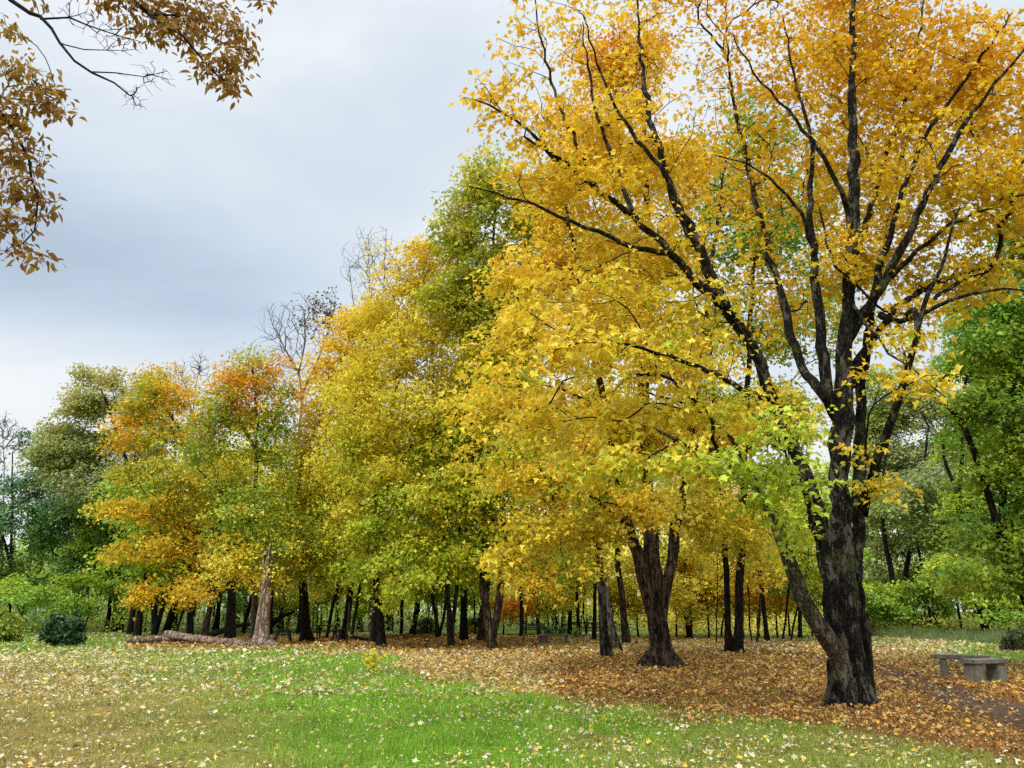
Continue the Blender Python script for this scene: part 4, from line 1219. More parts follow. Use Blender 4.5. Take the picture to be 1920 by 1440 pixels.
    make_tree('forest_tree', 'two-stemmed sage-green tree seen just right of the big forked maple', 'tree', ground_pt(1692, 1190), L, b,
              dict(tips=900, leaves=60000, size=.19, kind='quad', pal=[(0.4, 0.46, 0.12), SAGE, (0.4, 0.42, 0.18), (0.44, 0.42, 0.22), (0.42, 0.5, 0.14), (0.4, 0.5, 0.08)], cvar=.28, bark='bark_dark', seg=.9, spray=.9, clear=5, twig=.012), 214)


def bare_trees():
    Y = D(1189)
    L = [stem(566, 1189, [(566, 1100), (562, 950), (560, 820), (566, 740), (560, 700), (535, 655), (512, 610), (498, 565)], (6, .4)), LP([(566, 740, 0), (590, 690, 0), (612, 630, 0), (630, 570, 0)], Y, (3, .4)), LP([(560, 700, 0), (572, 640, 0), (570, 580, 0)], Y, (2.2, .4))]
    b = [B(520, 630, 42, 75, Y), B(565, 610, 50, 70, Y), B(615, 600, 42, 65, Y), B(560, 690, 60, 50, Y)]
    lc = P(618, 580, Y)
    make_tree('bare_tree', 'nearly leafless tree with curved forks and a small dark tuft of leaves', 'tree', ground_pt(566, 1189), L, b,
              dict(tips=700, leaves=5200, jb=False, size=.17, kind='quad', pal=[(.08, .07, .03), (.1, .09, .04)], thin=lambda p, rs: np.linalg.norm((p - lc)[:, [0, 2]], axis=1) < rs.uniform(.3, 3.0, len(p)), bark='bark_twig', seg=1, clear=12, twig=.013, tilt=.8, pipe=2.6, rise=.2, shell=1.8, split_r=0), 301)
    Y = D(1187)
    L = [stem(694, 1187, [(696, 1050), (700, 850), (702, 680), (694, 560), (690, 480), (672, 420)], (3.4, .3)), LP([(700, 700, 0), (715, 600, 0), (722, 500, 0), (724, 430, 0)], Y, (2, .3)), LP([(702, 720, 0), (680, 640, 0), (662, 560, 0), (652, 480, 0)], Y, (1.8, .3))]
    b = [B(672, 500, 34, 80, Y), B(700, 490, 36, 85, Y), B(730, 500, 28, 80, Y), B(695, 600, 50, 60, Y)]
    make_tree('bare_tree', 'tall bare poplar-like tree with upright thin twigs topping the tree line', 'tree', ground_pt(694, 1187), L, b,
              dict(tips=620, leaves=0, jb=False, bark='bark_twig', seg=1, clear=14, twig=.014, pipe=2.8, rise=.5, shell=1.6, split_r=0), 302)
    Y = D(1184)
    L = [stem(2, 1184, [(4, 1050), (8, 900), (6, 820), (12, 770)], (2, .3))]
    b = [B(8, 800, 28, 34, Y), B(30, 820, 16, 24, Y), B(-10, 860, 26, 30, Y)]
    make_tree('bare_tree', 'small leafless treetop at the left edge above the blue-green tree', 'tree', ground_pt(2, 1184), L, b,
              dict(tips=500, leaves=0, jb=False, bark='bark_twig', seg=1, clear=9, twig=.015, pipe=2.6, rise=.3, shell=1.6, split_r=0), 303)
    Y = D(1187)
    L = [stem(352, 1187, [(354, 1050), (356, 900), (360, 780), (372, 700), (380, 655)], (3, .3)), LP([(360, 780, 0), (345, 720, 0), (330, 685, 0)], Y, (2, .3))]
    b = [B(375, 690, 22, 34, Y), B(338, 700, 22, 30, Y)]
    make_tree('bare_tree', 'thin bare twigs poking up between the two orange-topped maples', 'tree', ground_pt(352, 1187), L, b,
              dict(tips=300, leaves=0, jb=False, bark='bark_twig', seg=1, clear=12, twig=.013, pipe=2.6, rise=.3, shell=1.6, split_r=0), 304)


def overhang():
    """tree standing out of frame to the left of the camera; only its outer branches reach in"""
    Y = 6.6
    s = 1
    base = np.array([-9.5, 5.0, gz(-9.5, 5.0)])
    tp = [base + (0, 0, -.1), base + (0.1, 0, 2.0), base + (.1, .2, 4.5), base + (.3, .3, 7.0), base + (.6, .3, 9.5)]
    L = [dict(p=tp, r=(.33, .14), flute=(6, .6, .3)),
         dict(p=[tp[3], P(-330, -260, Y), P(-130, -130, Y), P(20, 0, Y), P(75, 35, Y), P(115, 82, Y), P(140, 115, Y), P(175, 135, Y), P(215, 155, Y), P(245, 178, Y)], r=(.11, .006), e=.85),
         dict(p=[P(75, 35, Y), P(130, 36, Y), P(165, 48, Y), P(215, 65, Y), P(265, 80, Y)], r=(.014, .004)),
         dict(p=[P(120, 84, Y), P(160, 88, Y), P(200, 95, Y), P(235, 96, Y)], r=(.009, .003)),
         dict(p=[P(170, 135, Y), P(215, 137, Y), P(270, 145, Y), P(315, 135, Y)], r=(.009, .003)),
         dict(p=[tp[4], P(-60, -420, Y + .4), P(130, -150, Y + .4), P(235, -10, Y + .4), P(285, 28, Y + .4), P(335, 65, Y + .3), P(370, 100, Y + .3), P(410, 145, Y + .3), P(440, 165, Y + .3)], r=(.10, .006), e=.85),
         dict(p=[P(285, 28, Y + .4), P(330, 30, Y + .5), P(380, 60, Y + .5), P(440, 90, Y + .5), P(470, 115, Y + .5)], r=(.014, .004)),
         dict(p=[P(130, -150, Y + .4), P(260, -60, Y + .6), P(380, -10, Y + .6), P(490, 2, Y + .6)], r=(.02, .005)),
         dict(p=[tp[2], P(-420, -40, Y - .4), P(-230, 60, Y - .4), P(-60, 150, Y - .3), P(20, 230, Y - .3), P(60, 330, Y - .3), P(70, 430, Y - .3)], r=(.09, .006)),
         dict(p=[P(-60, 150, Y - .3), P(0, 180, Y - .3), P(60, 190, Y - .3), P(110, 200, Y - .3)], r=(.014, .005))]
    leafy = [B(15, 50, 28, 22, Y - .3, rd=.3, wt=.5), B(50, 140, 48, 38, Y - .3, rd=.35), B(25, 210, 55, 35, Y - .3, rd=.35), B(100, 200, 36, 32, Y - .3, rd=.25), B(35, 280, 50, 45, Y - .3, rd=.35), B(35, 350, 45, 30, Y - .3, rd=.3), B(80, 375, 34, 18, Y - .3, rd=.2, wt=.8), B(25, 420, 42, 36, Y - .3, rd=.3), B(15, 470, 38, 28, Y - .3, rd=.25), B(80, 485, 28, 12, Y - .3, rd=.2, wt=.8),
             B(310, 12, 60, 30, Y + .5, rd=.35), B(390, 30, 60, 40, Y + .6, rd=.35), B(280, 60, 50, 20, Y + .5, rd=.25), B(345, 70, 50, 30, Y + .4, rd=.3), B(440, 60, 34, 30, Y + .5, rd=.3), B(465, 100, 22, 28, Y + .5, rd=.2), B(430, 120, 34, 34, Y + .4, rd=.25), B(390, 130, 32, 24, Y + .4, rd=.25), B(440, 165, 34, 16, Y + .3, rd=.2), B(490, 2, 26, 12, Y + .6, rd=.2, wt=.7), B(80, 2, 22, 10, Y + .2, rd=.2, wt=.4), B(220, 5, 50, 18, Y + .4, rd=.3, wt=.6)]
    bare = [B(285, 140, 50, 16, Y, rd=.25, wt=3), B(250, 180, 36, 24, Y, rd=.2, wt=4), B(205, 50, 70, 30, Y, rd=.25, wt=2), B(230, 85, 60, 16, Y, rd=.2, wt=2), B(130, 20, 50, 22, Y, rd=.2, wt=1.4)]
    nb = len(leafy)
    LC = np.array([b[0] for b in leafy]); LR = np.array([b[1] for b in leafy])

    def thin(p, rs):
        q = (p[:, None] - LC[None]) / (LR[None] * 1.25 + 0.03)
        return (np.sum(q * q, -1) < 1).any(1)
    make_tree('overhanging_tree', 'branches with bronze drooping leaves reaching in at the top left corner', 'tree', base, L, leafy + bare,
              dict(tips=900, leaves=4000, size=.076, kind='ash', pal=[(0.26, 0.22, 0.03), (0.40, 0.26, 0.035), (0.36, 0.19, 0.03), (0.30, 0.14, 0.03), (0.44, 0.30, 0.04)], tf=lambda p: 0.5 + 0 * p[:, 2], thin=thin, cvar=.3, cscale=2.5, jb=False, pw=0.0,
                   bark='bark_black', seg=.18, tseg=.14, spray=.13, clear=3.0, twig=.0026, split_r=.02, rcap=.02, droop=1.6, tilt=.9, jit=.012, pipe=2.4, shell=2.0, rough=.12, rise=0.0), 401)


def forest_trunks():
    """every tree whose trunk the photograph shows under the crowns: (px,py, width px, lean px per 100 px, label, bark, fork)"""
    T = [
        (198, 1184, 9, 0, 'first straight dark trunk right of the round bush', 0, 'g'), (214, 1184, 12, 0, 'broad dark trunk just left of the crooked black tree', 0, 'g'),
        (243, 1190, 12, 22, 'dark right-leaning trunk behind the left end of the logs', 0, 'g'), (258, 1193, 14, 2, 'thick black trunk behind the left end of the logs', 0, 'g'),
        (288, 1191, 11, 14, 'dark trunk behind the middle of the paler log', 0, 'g'), (309, 1189, 14, 26, 'strongly leaning dark trunk behind the crossing of the logs', 0, 'g'),
        (357, 1192, 12, -12, 'dark trunk leaning left behind the brown log', 0, 'y'), (381, 1194, 13, 5, 'dark brown trunk behind the brown log', 1, 'y'),
        (402, 1187, 10, 8, 'thin dark trunk left of the wide orange maple', 0, 'y'), (506, 1190, 13, -2, 'black trunk just right of the pale snag', 0, 'y'),
        (527, 1184, 10, 2, 'grey trunk behind the left picnic bench', 2, 'y'), (537, 1183, 7, 14, 'slender whitish dead-looking trunk behind the left picnic bench', 3, 'n'),
        (562, 1190, 10, 1, 'black trunk hiding behind the stout black trunk', 0, 'y'), (593, 1184, 5, 2, 'thin trunk over the left end of the picnic table', 0, 'y'),
        (602, 1184, 5, 4, 'thin trunk over the middle of the picnic table', 0, 'y'), (612, 1196, 8, 14, 'dark trunk leaning right at the end of the picnic table', 0, 'y'),
        (643, 1200, 16, 3, 'broad black trunk behind the right picnic bench', 0, 'y'), (659, 1192, 8, 12, 'slim trunk leaning right beyond the thin pole', 0, 'y'),
        (675, 1184, 12, -2, 'pale grey trunk seen far back between dark trunks', 2, 'y'), (700, 1207, 13, -4, 'black trunk close behind the mustard maple trunk', 0, 'y'),
        (752, 1191, 8, -1, 'lone slim dark trunk right of the mustard maple trunk', 0, 'g'), (772, 1192, 13, 14, 'dark trunk leaning right by the grey-green bush', 0, 'g'),
        (868, 1203, 16, 2, 'broad black trunk behind the slender V-shaped stems', 0, 'g'), (903, 1204, 18, 6, 'brown trunk close behind the V-forked trunk', 1, 'g'),
        (977, 1193, 9, 0, 'dark trunk left of the distant stone benches', 0, 'o'), (1011, 1188, 9, -2, 'dark knotty trunk behind the iron park bench', 0, 'o'),
        (1043, 1189, 3, 0, 'thin pole-like trunk behind the side-on stone bench', 0, 'y'), (1068, 1190, 9, -1, 'dark trunk past the right end of the side-on stone bench', 0, 'y'),
        (1087, 1195, 8, -3, 'dark trunk beside the low rail fence', 0, 'y'), (1113, 1201, 9, -4, 'ivy-flecked dark trunk left of the lichen-spotted trunk', 0, 'y'),
        (1156, 1217, 15, -10, 'smooth grey trunk leaning left behind the lichen-spotted trunk', 2, 'y'), (1176, 1208, 16, -3, 'reddish brown trunk left of the three-stemmed maple', 1, 'y'),
        (1292, 1196, 9, 4, 'short-looking dark trunk right of the three-stemmed maple', 0, 'o'), (1330, 1192, 4, 3, 'thin dark stem in the yellow understory', 0, 'o'),
        (1343, 1207, 3, -2, 'whip-thin stem left of the twin trunks', 0, 'o'), (1411, 1206, 4, 0, 'left one of two thin brown stems by the twin trunks', 1, 'o'),
        (1418, 1207, 5, 0, 'right one of two thin brown stems by the twin trunks', 1, 'o'), (1439, 1203, 11, 3, 'dark trunk in the gap left of the low pale limb', 0, 'g'),
        (1466, 1200, 5, 22, 'thin leaning stem left of the low pale limb', 0, 'g'), (1482, 1202, 5, 30, 'thin stem leaning right against the pale limb', 0, 'g'),
        (1500, 1200, 9, 4, 'dark trunk seen under the low pale limb', 0, 'g'), (1634, 1192, 5, -3, 'thin dark trunk just right of the big maple trunk', 0, 'g'),
        (1750, 1190, 7, -6, 'dark trunk behind the brush pile', 0, 's'), (1806, 1193, 6, 0, 'dark trunk behind the tall grass at the right', 0, 's'),
        (1730, 1184, 5, 4, 'slim dark trunk deep in the right-hand wood', 0, 's'), (1665, 1184, 6, -4, 'dark trunk left behind the brush pile', 0, 's'),
        (820, 1189, 4, 2, 'thin far trunk left of the slender V-shaped stems', 0, 'g'), (892, 1189, 4, 0, 'thin far trunk behind the gravel path', 0, 'g'),
        (62, 1180, 6, 4, 'slim trunk rising left of the round bush', 0, 'g'), (330, 1186, 6, 18, 'thin leaning trunk far behind the logs', 0, 'g'),
        (455, 1188, 9, 14, 'dark leaning trunk left of the grey-trunked maple', 0, 'y'), (1240, 1188, 6, 0, 'dark trunk hidden behind the three-stemmed maple', 0, 'y'),
    ]
    barks = ['bark_dark', 'bark_brown', 'bark_grey', 'pale_wood']
    pals = {'g': [LIME, BGREEN, (0.4, 0.52, 0.05), BGREEN, GREEN], 'y': [LIME, (0.6, 0.62, 0.06), YEL, MUST], 'o': [YEL, GOLD, MUST, (0.7, 0.6, 0.05), ORANGE], 's': [BGREEN, (0.3, 0.42, 0.06), SAGE, SAGE], 'n': [MUST, OLIVE]}
    for i, (px, py, wd, lean, lab, bk, pk) in enumerate(T):
        rs = np.random.RandomState(1000 + i)
        Y = D(py)
        s = mpp(px, py, Y)
        H = rs.uniform(.8, 1.1) * (13 if px > 1600 else 12.5 if px < 450 else 15) * (0.55 if wd < 6 else 1)
        g = ground_pt(px, py)
        leanx = lean / 100.0
        pts = [g + (0, 0, -.12)]
        bend = rs.normal() * .25
        for t in (0.12, .3, .5, .75, 1.0):
            hh = H * t
            pts.append(g + np.array([leanx * min(hh, 5) + 0.25 * leanx * max(hh - 5, 0) + bend * math.sin(t * 3), rs.normal() * .15, hh]))
        L = [dict(p=pts, r=(wd * .40 * s, wd / 2 * s * .25), e=1.3, flute=(5, .45, .2) if wd > 8 else None)]
        if wd > 8 and rs.uniform() < .6:
            q = pts[3]
            L.append(dict(p=[q, q + (rs.uniform(-1, 1) * 1.5, rs.uniform(-1, 1), 2.2), q + (rs.uniform(-1, 1) * 2.5, rs.uniform(-1, 1), 4.5)], r=(wd / 2 * s * .5, .04)))
        if pk == 'n':
            L[0]['p'] = pts[:3] + [g + (leanx * 4, 0, 4.2)]
        top = L[0]['p'][-1]
        bl = []
        Rx = 2.6 if wd >= 6 else 1.4
        for k in range(6):
            f = rs.uniform(.32, 1.0)
            c = g + np.array([leanx * min(H * f, 5), 0, H * f]) + rs.normal(size=3) * (Rx * .45, Rx * .45, .5)
            bl.append((c, np.array([Rx, Rx, Rx * .55]) * rs.uniform(.6, 1.0), 1))
        far = py < 1196
        nl = 0 if pk == 'n' else (4600 if wd >= 6 else 1700)
        tips = 20 if pk == 'n' else (130 if wd >= 6 else 60)
        make_tree('dead_tree' if pk == 'n' else 'forest_tree', lab, 'tree', g, L, bl,
                  dict(tips=tips, leaves=nl, size=.24 if far else .19, kind='quad', pal=pals[pk], cvar=.3, bark=barks[bk], twigbark='bark_dark', seg=.9, tseg=1.1, spray=1.0, clear=2.2, twig=.014, minz=3.0, thick=.15, split_r=0), 1500 + i)
    # V-shaped slender pairs and the spotted trunk
    for (px, py, l, r, wd, lab, bark, pk) in (
            (847, 1213, [(843, 1170), (838, 1090), (834, 1000), (838, 900), (850, 780)], [(850, 1170), (857, 1100), (862, 1020), (858, 900), (870, 800)], (5.5, 4.2), 'slender V-shaped pair of brown stems in front of a broad black trunk', 'bark_brown', 'g'),
            (822, 1196, [(816, 1150), (810, 1105), (806, 1040), (800, 940)], [(830, 1160), (838, 1110), (842, 1050), (840, 960)], (4, 3.2), 'small V-shaped dark tree by the grey-green bush', 'bark_dark', 'g'),
            (1139, 1233, [(1132, 1180), (1128, 1120), (1125, 1040), (1120, 900), (1130, 760)], None, (9, 4), 'lichen-spotted dark straight trunk left of the three-stemmed maple', 'bark_hero', 'y')):
        Y = D(py)
        rs = np.random.RandomState(px)
        L = [stem(px, py, l, (wd[0], 2), flute=(5, .5, .3))]
        if r: L.append(dict(stem(px, py, r, (wd[1], 2), own=True)))
        ex, ey = l[-1]
        bl = [B(ex + rs.uniform(-50, 50), ey + rs.uniform(-10, 200), 60, 40, Y + rs.uniform(-2, 2)) for k in range(8)]
        make_tree('forest_tree', lab, 'tree', ground_pt(px, py), L, bl, dict(tips=260, leaves=9000, size=.17, kind='lobed', pal=pals[pk], cvar=.3, bark=bark, twigbark='bark_dark', seg=.6, spray=.7, clear=2.5, twig=.01, thick=.12), px)


def understory():
    """young trees under and behind the tall ones"""
    U = [(30, 1192, 'g', 3.2), (160, 1187, 'g', 4), (235, 1186, 'g', 4), (275, 1184, 'g', 4.5), (320, 1184, 'g', 4.5), (365, 1184, 'y', 4), (415, 1184, 'g', 5), (520, 1184, 'l', 4.5), (548, 1186, 'l', 3.5), (585, 1184, 'y', 4.5), (625, 1185, 'l', 4), (665, 1185, 'l', 4), (690, 1186, 'y', 4),
         (735, 1186, 'l', 4), (795, 1190, 'l', 4.5), (840, 1188, 'l', 4), (885, 1187, 'l', 5), (945, 1190, 'o', 3.6), (990, 1188, 'o', 3.8), (1030, 1187, 'y', 4), (1055, 1190, 'l', 4.4), (1097, 1190, 'y', 4), (1140, 1195, 'y', 4), (1195, 1194, 'y', 4.5), (1265, 1194, 'y', 4.4), (1300, 1198, 'y', 4.8),
         (1335, 1196, 'o', 4.6), (1358, 1195, 'y', 4), (1400, 1197, 'y', 4.2), (1430, 1196, 'o', 4.6), (1460, 1195, 'y', 4), (1490, 1195, 'g', 4.5), (1525, 1194, 'g', 5), (1560, 1195, 'o', 5.5), (1637, 1193, 'g', 3.3), (1662, 1190, 'g', 3), (1715, 1192, 'g', 3.5), (1765, 1192, 'g', 4), (1850, 1198, 'g', 3.5), (1895, 1200, 'g', 3.5)]
    lab = {'g': 'low green sapling', 'l': 'bright lime sapling', 'y': 'yellow-green sapling', 'o': 'orange-yellow sapling'}
    marks = [(0, 'beside the bush at the left edge'), (120, 'right of the round dark bush'), (210, 'behind the left end of the logs'), (262, 'behind the paler log'), (300, 'behind the crossing of the logs'), (340, 'behind the brown log'), (395, 'left of the wide orange maple trunk'), (510, 'above the left picnic bench'), (540, 'left of the stout black trunk'), (580, 'over the picnic table'), (615, 'right of the picnic table'), (655, 'behind the thin leaning pole'), (680, 'left of the mustard maple trunk'), (725, 'right of the mustard maple trunk'),
             (785, 'left of the small V-shaped tree'), (832, 'behind the slender V-shaped stems'), (875, 'over the yellow flower bed'), (940, 'right of the V-forked trunk'), (985, 'behind the iron park bench'), (1022, 'behind the strap-leaved plants'), (1050, 'above the side-on stone bench'), (1092, 'over the low rail fence'), (1130, 'behind the lichen-spotted trunk'), (1190, 'left of the three-stemmed maple'),
             (1260, 'right of the three-stemmed maple'), (1295, 'by the short-looking dark trunk'), (1325, 'a little left of the twin trunks'), (1352, 'touching the twin trunks on the left'), (1395, 'right of the twin trunks'), (1425, 'by the dark trunk left of the pale limb'), (1455, 'among the thin leaning stems'), (1485, 'under the low pale limb'), (1520, 'between pale limb and big trunk'), (1555, 'directly behind the big maple trunk'), (1630, 'just right of the big maple trunk'), (1655, 'left of the brush pile'), (1700, 'behind the brush pile'), (1760, 'behind the tall grass'), (1840, 'behind the stone benches'), (1885, 'at the right edge of the wood')]
    pals = {'g': [BGREEN, (0.24, 0.40, 0.05), (0.34, 0.5, 0.06), LIME], 'l': [LIME, (0.6, 0.7, 0.08), (0.42, 0.58, 0.05), YEL], 'y': [(0.6, 0.62, 0.07), YEL, (0.74, 0.66, 0.07), MUST], 'o': [YEL, (0.84, 0.52, 0.05), ORANGE, RUST]}
    for i, (px, py, k, H) in enumerate(U):
        rs = np.random.RandomState(3000 + i)
        g = ground_pt(px, py)
        g[0] += rs.uniform(-.3, .3)
        pts = [g + (0, 0, -.1), g + (rs.normal() * .1, 0, H * .35), g + (rs.normal() * .3, rs.normal() * .2, H * .7), g + (rs.normal() * .5, rs.normal() * .3, H)]
        L = [dict(p=pts, r=(.07, .02))]
        q = pts[1]
        L.append(dict(p=[q, q + (rs.uniform(-.8, .8), .1, H * .3), q + (rs.uniform(-1.4, 1.4), .1, H * .55)], r=(.04, .015)))
        bl = [(g + np.array([rs.normal() * 1.1, rs.normal() * .8, H * rs.uniform(.4, 1.0)]), np.array([1.3, 1.2, .7]) * rs.uniform(.7, 1.1), 1) for q in range(5)]
        mk = marks[i][1]
        make_tree('sapling', lab[k] + ' ' + mk, 'tree', g, L, bl, dict(tips=70, leaves=2600, size=.17, kind='quad', pal=pals[k], cvar=.35, bark='bark_dark', seg=.6, tseg=.7, spray=.6, clear=.7, twig=.008, minz=.7, thick=.2, split_r=0), 3500 + i)


# ------------------------------------------------------------------ bushes, logs, snag, stuff
def bush(name, label, px, py, rx, h, n, size, pal, seed, kind='quad', stems=14, droop=0.0):
    rs = np.random.RandomState(seed)
    g = ground_pt(px, py)
    s = mpp(px, py, g[1])
    R = rx * s
    Hh = h * s
    root = tag(empty(name, g), label, 'bush')
    a = Acc()
    tips = []
    for k in range(stems * 5):
        th = rs.uniform(0, 6.283); r = math.sqrt(rs.uniform()) * R
        z = Hh * (rs.uniform(.12, 1.0)) * math.sqrt(max(0.05, 1 - (r / R) ** 2 * .8)) * (1 + .35 * math.sin(th * 2 + seed) * (r / R)) * (1.25 if rs.uniform() < .12 else 1)
        t = g + np.array([math.cos(th) * r, math.sin(th) * r * .8, z])
        if k < stems * 3:
            b0 = g + np.array([math.cos(th) * r * .15, math.sin(th) * r * .15, -.03])
            v, q, tt = tube([b0, b0 * .45 + t * .55 + (0, 0, .12 * Hh), t], [.012 + .006 * R, .01, .004], 4)
            a.add(v, q, tt)
        tips.append(t)
    a.build('stems', M['bark_dark'], root, g)
    tips = np.array(tips)
    cfg = dict(per=n / len(tips), centre=g, spray=R * .26, thick=.35, tilt=.9, droop=droop)
    p, nr, ax, idx = spray_leaves(tips, cfg, rs)
    k = p[:, 2] > g[2] + .02
    p, nr, ax, idx = p[k], nr[k], ax[k], idx[k]
    t = .5 + .35 * wob(p, seed, 2.0) + rs.normal(size=len(p)) * .15
    leaves_mesh('foliage', p, nr, ax, size * rs.uniform(.6, 1.2, len(p)), palette(pal)(t) * rs.uniform(.7, 1.2, len(p))[:, None], kind, M['leaf_dark'], root, g)


def strap_plants():
    for (px, py, lab, sd, n) in ((1031, 1192, 'clump of long pale strap leaves, left of two by the stone bench', 1, 60), (1054, 1191, 'clump of dark strap leaves, right of two by the stone bench', 2, 60), (1082, 1196, 'sparse upright green shoots past the end of the stone bench', 3, 30)):
        rs = np.random.RandomState(sd)
        g = ground_pt(px, py)
        V = []; Fq = []; c = []
        for k in range(n):
            a = rs.uniform(0, 6.283); h = rs.uniform(.5, 1.1); sp = rs.uniform(.1, .6)
            b0 = g + np.array([rs.uniform(-.3, .3), rs.uniform(-.15, .15), 0])
            d = np.array([math.cos(a), math.sin(a), 0]); side = np.array([-math.sin(a), math.cos(a), 0]) * .03
            i0 = len(V)
            for q, (t, wd) in enumerate(((0, 1), (.4, 1.1), (.75, .8), (1, .1))):
                pp = b0 + d * sp * t * t + np.array([0, 0, h * (t - .35 * t ** 3)])
                V += [pp - side * wd, pp + side * wd]
                if q: Fq.append((i0 + 2 * q - 2, i0 + 2 * q - 1, i0 + 2 * q + 1, i0 + 2 * q))
            c += [np.array((0.12, 0.25, 0.06)) * rs.uniform(.5, 1.4) + (rs.uniform() < .4) * np.array((.25, .25, .12))] * 8
        o = mesh_obj('strap_leaf_plant', np.array(V), np.array(Fq), M['leaf'], tint=np.array(c), origin=g)
        tag(o, lab, 'plant')


def logs():
    rs = np.random.RandomState(8)
    def log(name, label, a, b, ra, rb, m='dead_wood', zs=(0, 0), bend=0.1, stubs=()):
        A = ground_pt(*a); Bp = ground_pt(*b)
        sa = mpp(a[0], a[1], A[1])
        A[2] += ra * sa * .8 + zs[0]; Bp[2] += rb * sa * .8 + zs[1]
        root = tag(empty(name, (A + Bp) / 2 * (1, 1, 0)), label, 'log')
        n = 22
        t = np.linspace(0, 1, n)[:, None]
        pts = A * (1 - t) + Bp * t + np.c_[np.zeros(n), np.zeros(n), bend * np.sin(t[:, 0] * 3.1) * .5] + rs.normal(size=(n, 3)) * .012
        r = (ra * (1 - t[:, 0]) + rb * t[:, 0]) * sa * (1 + .06 * np.sin(t[:, 0] * 17))
        r[0] *= .82; r[-1] *= .8
        ac = Acc()
        v, q, tt = tube(pts, r, 18, rough=.13, seed=int(a[0]))
        ac.add(v, q, tt)
        # closing the sawn end at the start
        k = 18
        c0 = len(v)
        ac.add(np.array([pts[0] - (pts[1] - pts[0]) * .15]), np.zeros((0, 4), int))
        ac.t.append(np.stack([(np.arange(k) + 1) % k, np.arange(k), np.full(k, c0)], -1) + (ac.n - 1 - c0))
        for (tt_, dx, dz) in stubs:
            p0 = A * (1 - tt_) + Bp * tt_
            v, q, t2 = tube([p0, p0 + (dx * .5, -.1, dz * .6), p0 + (dx, -.2, dz)], [.09, .07, .05], 8, rough=.1)
            ac.add(v, q, t2)
        ac.build('bark', M[m], root, tuple(root.location))
    log('fallen_log', 'pale grey fallen log lying on grass, left and partly under the brown one', (238, 1208), (372, 1205), 6.5, 7, zs=(0, 0), stubs=((.1, -.35, .1), (.45, .5, -.12)))
    log('fallen_log', 'long brownish fallen log resting its raised left end on the grey log', (308, 1206), (458, 1211), 7, 5.5, zs=(.28, 0), bend=-.1)
    log('fallen_branch', 'dark fallen trunk on the ground behind the logs', (395, 1196), (468, 1190), 6, 3, m='bark_dark', zs=(0, .6), bend=.3, stubs=((.5, .5, .3),))
    log('fallen_log', 'short dark log on the leaf litter left of the mustard maple trunk', (660, 1198), (692, 1203), 4, 2.5, m='bark_dark', bend=.05)
    log('fallen_branch', 'dark stick on the leaves before the slender V-shaped stems', (790, 1206), (806, 1205), 1.6, 1.2, m='bark_dark')
    # curved leaning trunk behind the snag
    Y = D(1190)
    g = ground_pt(500, 1190)
    root = tag(empty('fallen_tree', g), 'black bowed trunk arching from behind the pale snag to the right', 'tree')
    a = Acc()
    v, q, t = tube(resample([P(492, 1188, Y), P(505, 1176, Y), P(516, 1164, Y), P(530, 1156, Y), P(552, 1146, Y)], .3, .02, rs), np.linspace(.32, .08, len(resample([P(492, 1188, Y), P(505, 1176, Y), P(516, 1164, Y), P(530, 1156, Y), P(552, 1146, Y)], .3, 0, rs))), 12, rough=.1)
    a.add(v, q, t); a.build('trunk', M['bark_dark'], root, g)
    # thin leaning pole, and the thin stick by the lichen trunk
    for (a0, b0, r, lab) in (((648, 1213), (655, 1128), 1.4, 'thin brown pole leaning beside the right picnic bench'), ((1168, 1227), (1141, 1148), 2.2, 'thin dark stick leaning against the lichen-spotted trunk')):
        Y = D(a0[1]); g = ground_pt(*a0); s = mpp(*a0, Y)
        pts = resample([g + (0, 0, -.05), P((a0[0] + b0[0]) / 2 + 1, (a0[1] + b0[1]) / 2, Y), P(*b0, Y)], .25, .015, rs)
        ac = Acc(); v, q, t = tube(pts, np.linspace(r * s * 1.2, r * s * .7, len(pts)), 7); ac.add(v, q, t)
        o = ac.build('leaning_pole', M['bark_brown'], None, g); tag(o, lab, 'pole')


def snag():
    rs = np.random.RandomState(4)
    py = 1212
    g = ground_pt(489, py); Y = g[1]; s = mpp(489, py, Y)
    root = tag(empty('dead_snag', g), 'pale broken-off dead trunk with twisted roots, no bark, right of the logs', 'dead tree')
    k = 40
    hs = np.linspace(-.1, 5.0, 46)
    xs = np.interp(hs, [0, 2.2, 4.6], [0, .02, -.05]) 
    R = np.interp(hs, [-.1, 0.4, 1.6, 3.2, 4.4, 5.0], [.42, .34, .28, .25, .2, .1])
    v, q, t = tube(np.c_[g[0] + xs, np.full(46, g[1]), g[2] + hs], R, k, flute=(6, .9, .33), seed=3, rough=.10, cap=False)
    # jagged broken top: ring vertices pulled down unevenly
    V = v.reshape(46, k, 3)
    jag = 0.5 + .5 * np.sin(np.arange(k) * .47 + 1) * np.sin(np.arange(k) * 1.3)
    for i in range(46):
        lim = 3.6 + 1.35 * jag ** 2
        V[i, :, 2] = np.minimum(V[i, :, 2], g[2] + lim + (hs[i] - lim).clip(0) * .02)
    ac = Acc(); ac.add(V.reshape(-1, 3), q); ac.build('trunk', M['dead_wood'], root, g)
    ac = Acc()
    for (ax, ay, l) in ((-1, -.4, 1.0), (-.6, -.9, .8), (.9, -.5, .7), (.3, -1, .7), (1, .3, .8), (-1, .3, 1.1)):
        d = np.array([ax, ay, 0]) / math.hypot(ax, ay)
        pts = [g + d * .2 + (0, 0, .55), g + d * .38 + (0, 0, .26), g + d * (.4 + l * .4) + (0.03, 0, .08), g + d * (.5 + l * .8) + (0, 0, -.04)]
        pts = resample(pts, .12, .012, rs)
        v, q, t = tube(pts, np.linspace(.13, .035, len(pts)), 9, rough=.1, seed=int(l * 100)); ac.add(v, q, t)
    ac.build('roots', M['dead_wood'], root, g)


